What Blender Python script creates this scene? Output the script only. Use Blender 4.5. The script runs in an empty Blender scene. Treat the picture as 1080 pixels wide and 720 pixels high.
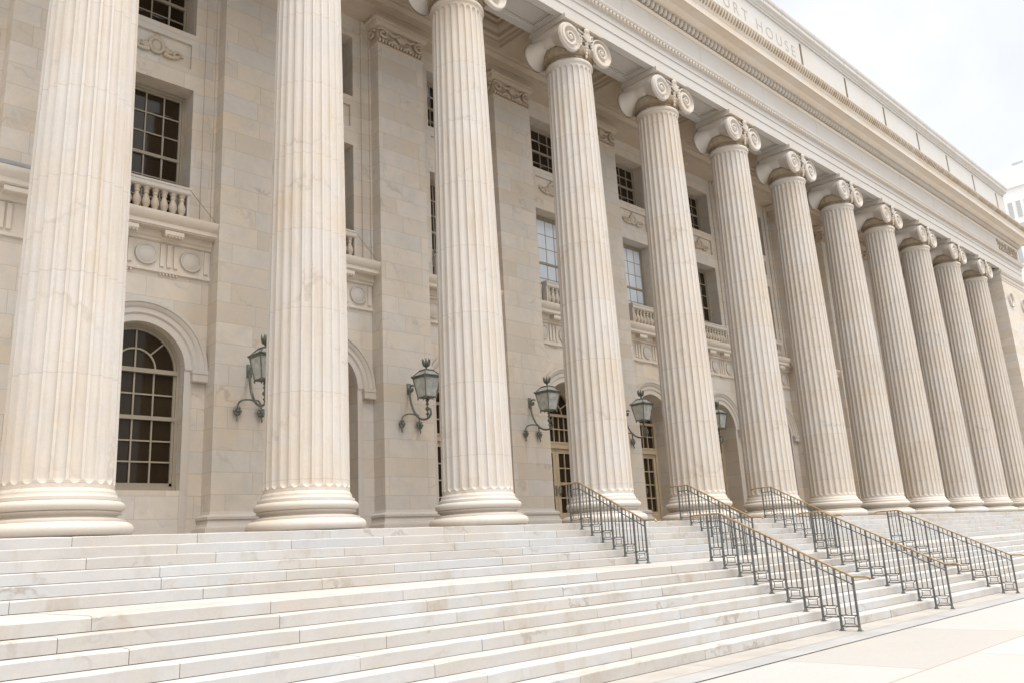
import bpy, bmesh, math, random
from math import sin, cos, pi, sqrt, atan2, radians
from mathutils import Matrix, Vector

random.seed(7)
scene = bpy.context.scene
COL = scene.collection

# ------------------------------------------------------------------ mesh builder
class MB:
    def __init__(s):
        s.v = []; s.f = []; s.tone = []
        s.M = None; s.t = 0.5
    def add(s, vs, fs):
        o = len(s.v)
        if s.M is not None:
            vs = [tuple(s.M @ Vector(v)) for v in vs]
        s.v.extend(vs)
        s.f.extend([tuple(i + o for i in f) for f in fs])
        s.tone.extend([s.t] * len(fs))
    def box(s, x0, x1, y0, y1, z0, z1):
        vs = [(x, y, z) for z in (z0, z1) for y in (y0, y1) for x in (x0, x1)]
        s.add(vs, [(0, 2, 3, 1), (4, 5, 7, 6), (0, 1, 5, 4), (2, 6, 7, 3), (0, 4, 6, 2), (1, 3, 7, 5)])
    def cbox(s, x0, x1, y0, y1, z0, z1, c=0.01):
        # box with chamfered edges on its front (-y) and top
        pr = [(y0 + c, z0), (y0, z0 + c), (y0, z1 - c), (y0 + c, z1), (y1, z1), (y1, z0)]
        s.prism_x(pr, x0, x1)
    def prism_x(s, pr, x0, x1, caps=True):
        n = len(pr)
        vs = [(x0, y, z) for y, z in pr] + [(x1, y, z) for y, z in pr]
        fs = [(i, (i + 1) % n, n + (i + 1) % n, n + i) for i in range(n)]
        if caps: fs += [tuple(range(n - 1, -1, -1)), tuple(range(n, 2 * n))]
        s.add(vs, fs)
    def sweep(s, path, prof, caps=True, closed_prof=False):
        """profile (offset, z) along a plan path; offset to the right-hand side of travel"""
        n = len(path); ms = []
        for i in range(n):
            d0 = d1 = None
            if i > 0: d0 = Vector((path[i][0] - path[i-1][0], path[i][1] - path[i-1][1])).normalized()
            if i < n - 1: d1 = Vector((path[i+1][0] - path[i][0], path[i+1][1] - path[i][1])).normalized()
            if d0 is None: d0 = d1
            if d1 is None: d1 = d0
            n0 = Vector((d0.y, -d0.x)); n1 = Vector((d1.y, -d1.x))
            m = n0 + n1
            m = m / max(0.2, (1 + n0.dot(n1)))
            ms.append(m)
        k = len(prof); vs = []
        for i in range(n):
            for o, z in prof:
                vs.append((path[i][0] + ms[i].x * o, path[i][1] + ms[i].y * o, z))
        fs = []
        kk = k if closed_prof else k - 1
        for i in range(n - 1):
            for j in range(kk):
                a = i * k + j; b = i * k + (j + 1) % k
                fs.append((a, b, b + k, a + k))
        if caps and closed_prof:
            fs += [tuple(range(k)), tuple(range((n - 1) * k, n * k))]
        s.add(vs, fs)
    def lathe(s, prof, seg=32, c=(0, 0), a0=0, a1=2 * pi):
        full = abs(a1 - a0 - 2 * pi) < 1e-6
        n = seg if full else seg + 1
        vs = []; k = len(prof)
        for i in range(n):
            a = a0 + (a1 - a0) * i / seg
            for r, z in prof: vs.append((c[0] + r * cos(a), c[1] + r * sin(a), z))
        fs = []
        for i in range(seg):
            i2 = (i + 1) % n if full else i + 1
            for j in range(k - 1):
                fs.append((i * k + j, i2 * k + j, i2 * k + j + 1, i * k + j + 1))
        s.add(vs, fs)
    def tube(s, pts, r, seg=8, caps=True):
        pts = [Vector(p) for p in pts]; n = len(pts)
        rs = r if isinstance(r, (list, tuple)) else [r] * n
        vs = []; up = Vector((0.13, 0.31, 0.94)).normalized()
        prev = None
        for i in range(n):
            d = (pts[min(i + 1, n - 1)] - pts[max(i - 1, 0)])
            if d.length < 1e-9: d = Vector((0, 0, 1))
            d.normalize()
            if prev is None:
                u = d.cross(up)
                if u.length < 1e-3: u = d.cross(Vector((1, 0, 0)))
            else:
                u = prev - d * prev.dot(d)
            u.normalize(); prev = u; w = d.cross(u)
            for j in range(seg):
                a = 2 * pi * j / seg
                vs.append(tuple(pts[i] + (u * cos(a) + w * sin(a)) * rs[i]))
        fs = []
        for i in range(n - 1):
            for j in range(seg):
                a = i * seg + j; b = i * seg + (j + 1) % seg
                fs.append((a, b, b + seg, a + seg))
        if caps: fs += [tuple(range(seg)), tuple(range((n - 1) * seg, n * seg))]
        s.add(vs, fs)
    def ball(s, c, rx, ry, rz, nu=10, nv=6):
        vs = []; fs = []
        for i in range(nv + 1):
            p = pi * i / nv
            for j in range(nu):
                a = 2 * pi * j / nu
                vs.append((c[0] + rx * sin(p) * cos(a), c[1] + ry * sin(p) * sin(a), c[2] + rz * cos(p)))
        for i in range(nv):
            for j in range(nu):
                fs.append((i * nu + j, i * nu + (j + 1) % nu, (i + 1) * nu + (j + 1) % nu, (i + 1) * nu + j))
        s.add(vs, fs)
    def build(s, name, mat, parent=None, smooth=None, loc=None, mat2=None):
        me = bpy.data.meshes.new(name)
        me.from_pydata(s.v, [], s.f)
        me.materials.append(mat)
        at = me.attributes.new("tone", 'FLOAT', 'FACE')
        at.data.foreach_set("value", s.tone)
        if mat2 is not None:
            me.materials.append(mat2)
            me.polygons.foreach_set('material_index', [1 if t == 2 else 0 for t in s.tone])
        bm = bmesh.new(); bm.from_mesh(me)
        bmesh.ops.remove_doubles(bm, verts=bm.verts, dist=1e-5)
        bmesh.ops.recalc_face_normals(bm, faces=bm.faces)
        bm.to_mesh(me); bm.free()
        if smooth is not None:
            me.polygons.foreach_set("use_smooth", [True] * len(me.polygons))
            me.set_sharp_from_angle(angle=radians(smooth))
        ob = bpy.data.objects.new(name, me)
        COL.objects.link(ob)
        if parent is not None: ob.parent = parent
        if loc is not None: ob.location = loc
        return ob

def link_copy(src, parent=None, loc=None):
    o = src.copy(); COL.objects.link(o)
    if parent is not None: o.parent = parent
    if loc is not None: o.location = loc
    return o

def copy_tree(src, parent=None, loc=None):
    o = link_copy(src, parent, loc)
    for ch in list(src.children): copy_tree(ch, o)
    return o

def empty(name, loc, label=None, cat=None, group=None, parent=None):
    o = bpy.data.objects.new(name, None); COL.objects.link(o)
    o.location = loc; o.empty_display_size = 0.3
    if label: o['label'] = label
    if cat: o['category'] = cat
    if group: o['group'] = group
    if parent: o.parent = parent
    return o

# ------------------------------------------------------------------ materials
def new_mat(name):
    m = bpy.data.materials.new(name); m.use_nodes = True
    nt = m.node_tree
    b = nt.nodes['Principled BSDF']
    return m, nt, b

class NT:
    def __init__(s, nt): s.nt = nt
    def n(s, typ, **kw):
        o = s.nt.nodes.new(typ)
        for k, v in kw.items():
            if k.startswith('i_'):
                o.inputs[k[2:].replace('_', ' ')].default_value = v
            else: setattr(o, k, v)
        return o
    def l(s, a, b): s.nt.links.new(a, b)
    def mix(s, fac, a, b, mode='MIX'):
        o = s.nt.nodes.new('ShaderNodeMix'); o.data_type = 'RGBA'; o.blend_type = mode
        for sock, val in ((o.inputs[0], fac), (o.inputs[6], a), (o.inputs[7], b)):
            if hasattr(val, 'is_linked') or isinstance(val, bpy.types.NodeSocket): s.l(val, sock)
            elif isinstance(val, (int, float)): sock.default_value = val
            else: sock.default_value = (*val, 1) if len(val) == 3 else val
        return o.outputs[2]
    def math(s, op, a, b=None, c=None, clamp=False):
        o = s.nt.nodes.new('ShaderNodeMath'); o.operation = op; o.use_clamp = clamp
        for i, v in enumerate((a, b, c)):
            if v is None: continue
            if isinstance(v, bpy.types.NodeSocket): s.l(v, o.inputs[i])
            else: o.inputs[i].default_value = v
        return o.outputs[0]
    def ramp(s, fac, stops):
        o = s.nt.nodes.new('ShaderNodeValToRGB')
        e = o.color_ramp.elements
        while len(e) < len(stops): e.new(0.5)
        for i, (p, c) in enumerate(stops):
            e[i].position = p
            e[i].color = (c, c, c, 1) if isinstance(c, (int, float)) else (*c, 1)
        s.l(fac, o.inputs[0])
        return o.outputs[0]
    def noise(s, vec, scale, detail=4, rough=0.55, dist=0.0):
        o = s.n('ShaderNodeTexNoise'); o.inputs['Scale'].default_value = scale
        o.inputs['Detail'].default_value = detail; o.inputs['Roughness'].default_value = rough
        o.inputs['Distortion'].default_value = dist
        s.l(vec, o.inputs['Vector'])
        return o.outputs[0]

def stone(name, base, grey, warm, vein=0.35, blocks=None, drums=False, attr=False, mortar=(0.30, 0.25, 0.19),
          rough=0.55, stain=0.0, vscale=1.0, mott=0.45):
    m, nt, b = new_mat(name); N = NT(nt)
    geo = N.n('ShaderNodeNewGeometry'); pos = geo.outputs['Position']
    sep = N.n('ShaderNodeSeparateXYZ'); N.l(pos, sep.inputs[0])
    big = N.noise(pos, 0.45 * vscale, 4, 0.6, 0.6)
    c = N.mix(N.ramp(big, [(0.38, 0.0), (0.66, 1.0)]), base, warm)
    # tone per block / drum / attribute
    if blocks:
        comb = N.n('ShaderNodeCombineXYZ')
        N.l(N.math('ADD', sep.outputs[0], sep.outputs[1]), comb.inputs[0]); N.l(sep.outputs[2], comb.inputs[1])
        br = N.n('ShaderNodeTexBrick'); N.l(comb.outputs[0], br.inputs['Vector'])
        br.inputs['Color1'].default_value = (0, 0, 0, 1); br.inputs['Color2'].default_value = (1, 1, 1, 1)
        br.inputs['Mortar'].default_value = (0.5, 0.5, 0.5, 1)
        br.inputs['Scale'].default_value = 1.0
        br.inputs['Mortar Size'].default_value = 0.006; br.inputs['Mortar Smooth'].default_value = 0.3
        br.inputs['Brick Width'].default_value = blocks[0]; br.inputs['Row Height'].default_value = blocks[1]
        br.offset = 0.5; br.squash = 1.35; br.squash_frequency = 3
        br.offset_frequency = 2
        t = br.outputs['Color']
        off = N.math('MULTIPLY', t, 37.0)
    elif drums:
        oi = N.n('ShaderNodeObjectInfo')
        zz = N.math('ADD', N.math('MULTIPLY', sep.outputs[2], 1 / 1.58), N.math('MULTIPLY', oi.outputs['Random'], 0.5))
        fl = N.math('FLOOR', zz)
        wn = N.n('ShaderNodeTexWhiteNoise'); wn.noise_dimensions = '2D'
        cb = N.n('ShaderNodeCombineXYZ'); N.l(fl, cb.inputs[0]); N.l(N.math('FLOOR', N.math('MULTIPLY', N.math('ADD', sep.outputs[0], 2.1), 1 / 4.2)), cb.inputs[1])
        N.l(cb.outputs[0], wn.inputs['Vector'])
        t = wn.outputs['Value']; off = N.math('MULTIPLY', t, 37.0)
    elif attr:
        an = N.n('ShaderNodeAttribute'); an.attribute_name = 'tone'
        t = an.outputs['Fac']; off = N.math('MULTIPLY', t, 37.0)
    else:
        t = None; off = None
    if off is not None:
        vm = N.n('ShaderNodeVectorMath'); vm.operation = 'ADD'
        N.l(pos, vm.inputs[0]); cc = N.n('ShaderNodeCombineXYZ')
        N.l(off, cc.inputs[0]); N.l(off, cc.inputs[1]); N.l(off, cc.inputs[2]); N.l(cc.outputs[0], vm.inputs[1])
        vp = vm.outputs[0]
    else: vp = pos
    if t is not None:
        lo, hi = (0.74, 0.9) if not attr else (0.72, 0.93)
        c = N.mix(N.math('MULTIPLY', N.ramp(t, [(0.5, 0.0), (0.95, 1.0)]), 0.45 if drums else 0.75), c, grey)
        c = N.mix(N.math('MULTIPLY', N.ramp(t, [(0.05, 1.0), (0.4, 0.0)]), 0.3 if drums else 0.6), c, warm)
        hs = N.n('ShaderNodeHueSaturation'); N.l(c, hs.inputs['Color'])
        N.l(N.math('ADD', N.math('MULTIPLY', t, 0.07 if drums else (0.20 if blocks else 0.13)), 0.95 if drums else (0.88 if blocks else 0.92)), hs.inputs['Value'])
        c = hs.outputs[0]
    # clouding
    cl = N.noise(vp, 1.6 * vscale, 6, 0.6, 1.2)
    c = N.mix(N.math('MULTIPLY', N.ramp(cl, [(0.42, 0.0), (0.7, 1.0)]), mott), c, grey)
    # veins: a distorted wave, sharpened, broken by noise
    mp = N.n('ShaderNodeMapping'); N.l(vp, mp.inputs['Vector'])
    mp.inputs['Rotation'].default_value = (0.5, 0.7, 0.6)
    wv = N.n('ShaderNodeTexWave'); wv.wave_type = 'BANDS'; wv.bands_direction = 'DIAGONAL'
    N.l(mp.outputs[0], wv.inputs['Vector'])
    wv.inputs['Scale'].default_value = 0.42 * vscale; wv.inputs['Distortion'].default_value = 9.0
    wv.inputs['Detail'].default_value = 5; wv.inputs['Detail Scale'].default_value = 1.6; wv.inputs['Detail Roughness'].default_value = 0.62
    v1 = N.ramp(wv.outputs['Fac'], [(0.0, 1.0), (0.012, 0.55), (0.06, 0.0)])
    brk = N.ramp(N.noise(vp, 0.9 * vscale, 3), [(0.48, 0.0), (0.68, 1.0)])
    vf = N.math('MULTIPLY', N.math('MULTIPLY', v1, brk), vein)
    c = N.mix(vf, c, (0.27, 0.225, 0.18))
    wv2 = N.noise(vp, 3.2 * vscale, 5, 0.7, 3.0)
    v2 = N.ramp(wv2, [(0.485, 0.0), (0.5, 1.0), (0.515, 0.0)])
    brk2 = N.ramp(N.noise(vp, 0.7 * vscale, 2), [(0.52, 0.0), (0.7, 1.0)])
    c = N.mix(N.math('MULTIPLY', N.math('MULTIPLY', v2, brk2), vein * 0.7), c, (0.40, 0.27, 0.15))
    # rusty stains
    if stain > 0:
        mps = N.n('ShaderNodeMapping'); N.l(pos, mps.inputs['Vector']); mps.inputs['Scale'].default_value = (1, 1, 0.35)
        st = N.noise(mps.outputs[0], 1.5, 6, 0.7, 0.5)
        c = N.mix(N.math('MULTIPLY', N.ramp(st, [(0.55, 0.0), (0.74, 1.0)]), stain), c, (0.33, 0.275, 0.21) if attr else (0.42, 0.29, 0.16))
    if drums:
        # rain streaks running down the shafts
        mpr = N.n('ShaderNodeMapping'); N.l(pos, mpr.inputs['Vector']); mpr.inputs['Scale'].default_value = (5.5, 5.5, 0.22)
        sk = N.noise(mpr.outputs[0], 1.6, 5, 0.65, 0.3)
        msk = N.ramp(N.noise(pos, 0.5, 3, 0.6), [(0.40, 0.15), (0.62, 1.0)])
        c = N.mix(N.math('MULTIPLY', N.math('MULTIPLY', N.ramp(sk, [(0.50, 0.0), (0.68, 1.0)]), msk), 0.6), c, (0.43, 0.335, 0.225))
    fine = N.noise(pos, 26, 4, 0.65)
    hs = N.n('ShaderNodeHueSaturation'); N.l(c, hs.inputs['Color'])
    N.l(N.math('ADD', N.math('MULTIPLY', fine, 0.14), 0.93), hs.inputs['Value']); c = hs.outputs[0]
    bump_h = N.math('MULTIPLY', fine, 0.25)
    if blocks:
        c = N.mix(N.math('MULTIPLY', br.outputs['Fac'], 0.5), c, mortar)
        bump_h = N.math('SUBTRACT', bump_h, N.math('MULTIPLY', br.outputs['Fac'], 1.0))
    if drums:
        fr = N.math('FRACT', zz)
        ed = N.math('MINIMUM', fr, N.math('SUBTRACT', 1.0, fr))
        jn = N.ramp(ed, [(0.0, 1.0), (0.0025, 1.0), (0.005, 0.0)])
        c = N.mix(N.math('MULTIPLY', jn, 0.6), c, mortar)
    bp = N.n('ShaderNodeBump'); bp.inputs['Strength'].default_value = 0.25; bp.inputs['Distance'].default_value = 0.01
    N.l(bump_h, bp.inputs['Height']); N.l(bp.outputs[0], b.inputs['Normal'])
    N.l(c, b.inputs['Base Color'])
    N.l(N.math('ADD', N.math('MULTIPLY', cl, 0.25), rough - 0.1), b.inputs['Roughness'])
    b.inputs['Specular IOR Level'].default_value = 0.3
    return m

def plain(name, col, rough=0.5, metal=0.0, var=0.15, scale=8, spec=0.4, col2=None, bump=0.0):
    m, nt, b = new_mat(name); N = NT(nt)
    geo = N.n('ShaderNodeNewGeometry')
    nz = N.noise(geo.outputs['Position'], scale, 5, 0.6)
    c2 = col2 if col2 else tuple(x * (1 - var * 2) for x in col)
    c = N.mix(N.ramp(nz, [(0.35, 0.0), (0.7, 1.0)]), col, c2)
    N.l(c, b.inputs['Base Color'])
    N.l(N.math('ADD', N.math('MULTIPLY', nz, 0.2), rough - 0.1), b.inputs['Roughness'])
    b.inputs['Metallic'].default_value = metal
    b.inputs['Specular IOR Level'].default_value = spec
    if bump:
        bp = N.n('ShaderNodeBump'); bp.inputs['Strength'].default_value = bump; bp.inputs['Distance'].default_value = 0.01
        N.l(nz, bp.inputs['Height']); N.l(bp.outputs[0], b.inputs['Normal'])
    return m

M_wall = stone('marble ashlar', (0.62, 0.552, 0.475), (0.48, 0.449, 0.41), (0.595, 0.497, 0.38), vein=0.4, mott=0.75, blocks=(1.15, 0.445), mortar=(0.27, 0.215, 0.15), stain=0.18)
M_col = stone('marble drums', (0.545, 0.502, 0.458), (0.475, 0.449, 0.42), (0.53, 0.457, 0.375), vein=0.36, mott=0.6, drums=True, stain=0.30, mortar=(0.36, 0.29, 0.22))
M_trim = stone('carved marble', (0.515, 0.474, 0.43), (0.48, 0.453, 0.42), (0.50, 0.437, 0.362), vein=0.2, stain=0.16)
M_frieze = stone('entablature marble', (0.49, 0.464, 0.435), (0.465, 0.452, 0.44), (0.48, 0.437, 0.385), vein=0.2, stain=0.12)
M_attic = stone('attic marble', (0.495, 0.48, 0.455), (0.47, 0.46, 0.45), (0.49, 0.455, 0.41), vein=0.15, stain=0.08)
M_porch = stone('porch marble', (0.53, 0.445, 0.35), (0.48, 0.42, 0.35), (0.50, 0.395, 0.285), vein=0.2, stain=0.16)  # warmer than the trim: the porch's warm bounced light is in the colour
M_corn = stone('honey stained marble', (0.60, 0.54, 0.465), (0.56, 0.52, 0.465), (0.585, 0.49, 0.385), vein=0.15, stain=0.25)
M_step = stone('step marble', (0.455, 0.449, 0.440), (0.37, 0.372, 0.376), (0.44, 0.402, 0.357), vein=0.75, attr=True, stain=0.75, vscale=1.3)
M_floor = stone('porch floor marble', (0.42, 0.365, 0.30), (0.38, 0.345, 0.30), (0.40, 0.335, 0.26), vein=0.2, blocks=(1.2, 0.8))
M_stain_shade = stone('weathered and shaded marble', (0.33, 0.265, 0.19), (0.31, 0.265, 0.21), (0.27, 0.20, 0.13), vein=0.1, stain=0.3)  # weathered carving; also paints the shade in egg cove and echinus
M_bal = stone('stained baluster marble', (0.50, 0.43, 0.345), (0.46, 0.42, 0.37), (0.45, 0.36, 0.26), vein=0.1, stain=0.3)
M_joint = plain('joint mortar', (0.34, 0.27, 0.19), 0.9, var=0.2)
M_paint = plain('tan painted wood', (0.42, 0.33, 0.22), 0.45, var=0.08, scale=3)
M_paintl = plain('pale painted sash', (0.30, 0.255, 0.19), 0.45, var=0.06, scale=3)
M_bronze = plain('weathered bronze', (0.115, 0.108, 0.085), 0.5, metal=0.15, var=0.2, scale=9, col2=(0.21, 0.235, 0.205))
M_iron = plain('bronze railing paint', (0.085, 0.083, 0.074), 0.5, metal=0.1, var=0.2, scale=10, col2=(0.14, 0.145, 0.14))
M_brass = plain('worn brass handrail', (0.40, 0.29, 0.165), 0.42, metal=0.45, var=0.2, scale=9, col2=(0.20, 0.14, 0.08))
M_lglass = plain('frosted lantern glass', (0.54, 0.55, 0.51), 0.22, var=0.2, scale=6, spec=0.6)
M_lead = plain('lead flashing', (0.30, 0.30, 0.30), 0.6, var=0.1, scale=2)
M_letter = plain('shaded letter', (0.385, 0.345, 0.295), 0.8, var=0.1, scale=5)  # letters sit proud; darker tone stands for the shadow of engraving
M_shadow = plain('joint slot', (0.16, 0.125, 0.09), 0.9, var=0.1)
M_tower = plain('white concrete tower', (0.80, 0.79, 0.77), 0.7, var=0.03, scale=0.1)
M_twin = plain('tower window', (0.50, 0.50, 0.50), 0.3, var=0.1, scale=0.3)
M_pale_sheet = plain('pale window sheet', (0.62, 0.665, 0.72), 0.35, var=0.04, scale=3, spec=0.5)

def pane_mat():
    m, nt, b = new_mat('dark window glass'); N = NT(nt)
    geo = N.n('ShaderNodeNewGeometry')
    nz = N.noise(geo.outputs['Position'], 0.8, 2, 0.5)
    N.l(N.mix(nz, (0.016, 0.010, 0.005), (0.036, 0.024, 0.013)), b.inputs['Base Color'])
    b.inputs['Roughness'].default_value = 0.06
    b.inputs['Specular IOR Level'].default_value = 0.25
    bp = N.n('ShaderNodeBump'); bp.inputs['Strength'].default_value = 0.06; bp.inputs['Distance'].default_value = 0.02
    N.l(N.noise(geo.outputs['Position'], 2.2, 2, 0.5), bp.inputs['Height']); N.l(bp.outputs[0], b.inputs['Normal'])
    return m
M_pane = pane_mat()

def concrete_mat():
    m, nt, b = new_mat('pale plaza concrete'); N = NT(nt)
    geo = N.n('ShaderNodeNewGeometry'); pos = geo.outputs['Position']
    sep = N.n('ShaderNodeSeparateXYZ'); N.l(pos, sep.inputs[0])
    comb = N.n('ShaderNodeCombineXYZ'); N.l(sep.outputs[0], comb.inputs[0]); N.l(sep.outputs[1], comb.inputs[1])
    br = N.n('ShaderNodeTexBrick'); N.l(comb.outputs[0], br.inputs['Vector'])
    br.inputs['Color1'].default_value = (0, 0, 0, 1); br.inputs['Color2'].default_value = (1, 1, 1, 1)
    br.inputs['Scale'].default_value = 1.0; br.inputs['Mortar Size'].default_value = 0.012
    br.inputs['Brick Width'].default_value = 4.2; br.inputs['Row Height'].default_value = 2.4; br.offset = 0.37
    c = N.mix(br.outputs['Color'], (0.33, 0.313, 0.29), (0.395, 0.388, 0.378))
    n1 = N.noise(pos, 0.8, 6, 0.65); n2 = N.noise(pos, 40, 3, 0.7)
    c = N.mix(N.math('MULTIPLY', N.ramp(n1, [(0.45, 0.0), (0.7, 1.0)]), 0.45), c, (0.37, 0.335, 0.29))
    sp = N.noise(pos, 6.0, 3, 0.6)
    c = N.mix(N.math('MULTIPLY', N.ramp(sp, [(0.66, 0.0), (0.72, 1.0)]), 0.25), c, (0.26, 0.23, 0.20))
    hs = N.n('ShaderNodeHueSaturation'); N.l(c, hs.inputs['Color'])
    N.l(N.math('ADD', N.math('MULTIPLY', n2, 0.25), 0.87), hs.inputs['Value'])
    c = N.mix(N.math('MULTIPLY', br.outputs['Fac'], 0.8), hs.outputs[0], (0.25, 0.20, 0.15))
    N.l(c, b.inputs['Base Color']); b.inputs['Roughness'].default_value = 0.75
    b.inputs['Specular IOR Level'].default_value = 0.2
    return m
M_conc = concrete_mat()
M_kerb = plain('grey granite strip', (0.34, 0.332, 0.32), 0.7, var=0.08, scale=0.9, col2=(0.26, 0.255, 0.248))
M_edge = plain('beige stone strip', (0.37, 0.342, 0.305), 0.7, var=0.10, scale=1.5)

# ------------------------------------------------------------------ dimensions (metres)
S = 4.2
YP, YW = 2.4, 2.85            # pilaster face, wall face
ZT = 13.93                    # underside of the entablature
YA = -0.60                    # architrave face
H1, H2 = 0.154, 0.150
YS, T1 = -1.12, 0.29
YL, T2 = -4.65, 0.305
ZL = -6 * H1
G = ZL - 8 * H2               # ground level
XE = 58.0                     # right end of the building
XB = -4.0

court = empty('courthouse', (0, 0, 0), 'long cream marble courthouse front with tall fluted Ionic columns and carved cornice', 'building')

# ------------------------------------------------------------------ columns
def shaft_mesh():
    mb = MB(); nf = 24
    z0, z1 = 0.655, 12.66
    R0, R1 = 0.782, 0.635
    zf0, zf1 = 0.765, 12.56
    def rad(z):
        t = (z - z0) / (z1 - z0)
        return R0 + (R1 - R0) * (t ** 1.35)
    us = [-1, -0.88, -0.62, -0.3, 0, 0.3, 0.62, 0.88, 1]
    zs = [z0, zf0 - 0.06]
    capd = 0.085
    for k in range(6): zs.append(zf0 - 0.0 + capd * (k / 5.0) ** 1.6 - 0.0)
    n = 16
    for k in range(1, n): zs.append(zf0 + capd + (zf1 - zf0 - 2 * capd) * k / n)
    for k in range(6): zs.append(zf1 - capd + capd * (1 - (1 - k / 5.0) ** 1.6))
    zs += [zf1 + 0.04, z1]
    ring = nf * len(us); vs = []
    for z in zs:
        R = rad(z)
        if z < z0 + 0.02: R += 0.035
        if z > z1 - 0.01: R += 0.02
        w = 0.80
        if zf0 <= z <= zf1:
            if z < zf0 + capd: q = sqrt(max(0, 1 - ((zf0 + capd - z) / capd) ** 2))
            elif z > zf1 - capd: q = sqrt(max(0, 1 - ((z - zf1 + capd) / capd) ** 2))
            else: q = 1.0
        else: q = 0.0
        dep = 0.063 * R / R0
        for i in range(nf):
            a0 = 2 * pi * i / nf
            for u in us:
                uu = u * w * (q if q > 0.02 else 0.02)
                a = a0 + uu * pi / nf
                r = R - dep * q * sqrt(max(0, 1 - u * u))
                vs.append((r * cos(a), r * sin(a), z))
    fs = []
    for k in range(len(zs) - 1):
        for j in range(ring):
            a = k * ring + j; b2 = k * ring + (j + 1) % ring
            fs.append((a, b2, b2 + ring, a + ring))
    mb.add(vs, fs)
    return mb

def base_mesh():
    mb = MB()
    pr = [(0.0, 0.0), (1.0, 0.0)]
    for k in range(9):
        a = -pi / 2 + pi * k / 8
        pr.append((0.955 + 0.124 * cos(a), 0.125 + 0.125 * sin(a)))
    pr += [(0.965, 0.252), (0.965, 0.285)]
    for k in range(7):
        a = pi * k / 6
        pr.append((0.94 - 0.095 * sin(a) - 0.035 * k / 6, 0.29 + 0.105 * k / 6))
    pr += [(0.885, 0.40), (0.885, 0.42)]
    for k in range(9):
        a = -pi / 2 + pi * k / 8
        pr.append((0.855 + 0.088 * cos(a), 0.51 + 0.088 * sin(a)))
    pr += [(0.873, 0.60), (0.873, 0.655), (0.845, 0.665)]
    for k in range(6):
        a = pi / 2 * k / 5
        pr.append((0.845 - 0.03 * sin(a), 0.665 + 0.076 * (1 - cos(a))))
    pr = [(r, z * 0.885) for r, z in pr]
    mb.lathe(pr, 72)
    return mb

def volute(mb, cx, cz, R, y, sgn, face=-1):
    """carved spiral disc, face toward -y (face=-1) or +y"""
    nr, na = 44, 72
    vs = []; fs = []
    for i in range(nr + 1):
        r = R * (0.02 + 0.98 * i / nr)
        for j in range(na):
            a = 2 * pi * j / na
            q = r / R
            if q < 0.15:
                h = 0.055 * sqrt(max(0, 1 - (q / 0.16) ** 2)) + 0.012
            elif q > 0.91: h = 0.05 * (1 - ((q - 0.91) / 0.09) ** 3)
            else:
                ph = (-math.log(q) / math.log(1 / 0.15) * 2.0 + sgn * a / (2 * pi) + 0.25) % 1.0
                h = 0.05 if ph < 0.34 else 0.05 - 0.105 * sin(pi * (ph - 0.34) / 0.66) ** 0.7
            vs.append((cx + r * cos(a), y + face * h, cz + r * sin(a)))
    for i in range(nr):
        for j in range(na):
            fs.append((i * na + j, i * na + (j + 1) % na, (i + 1) * na + (j + 1) % na, (i + 1) * na + j))
    fs.append(tuple(range(na)))
    mb.add(vs, fs)

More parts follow.
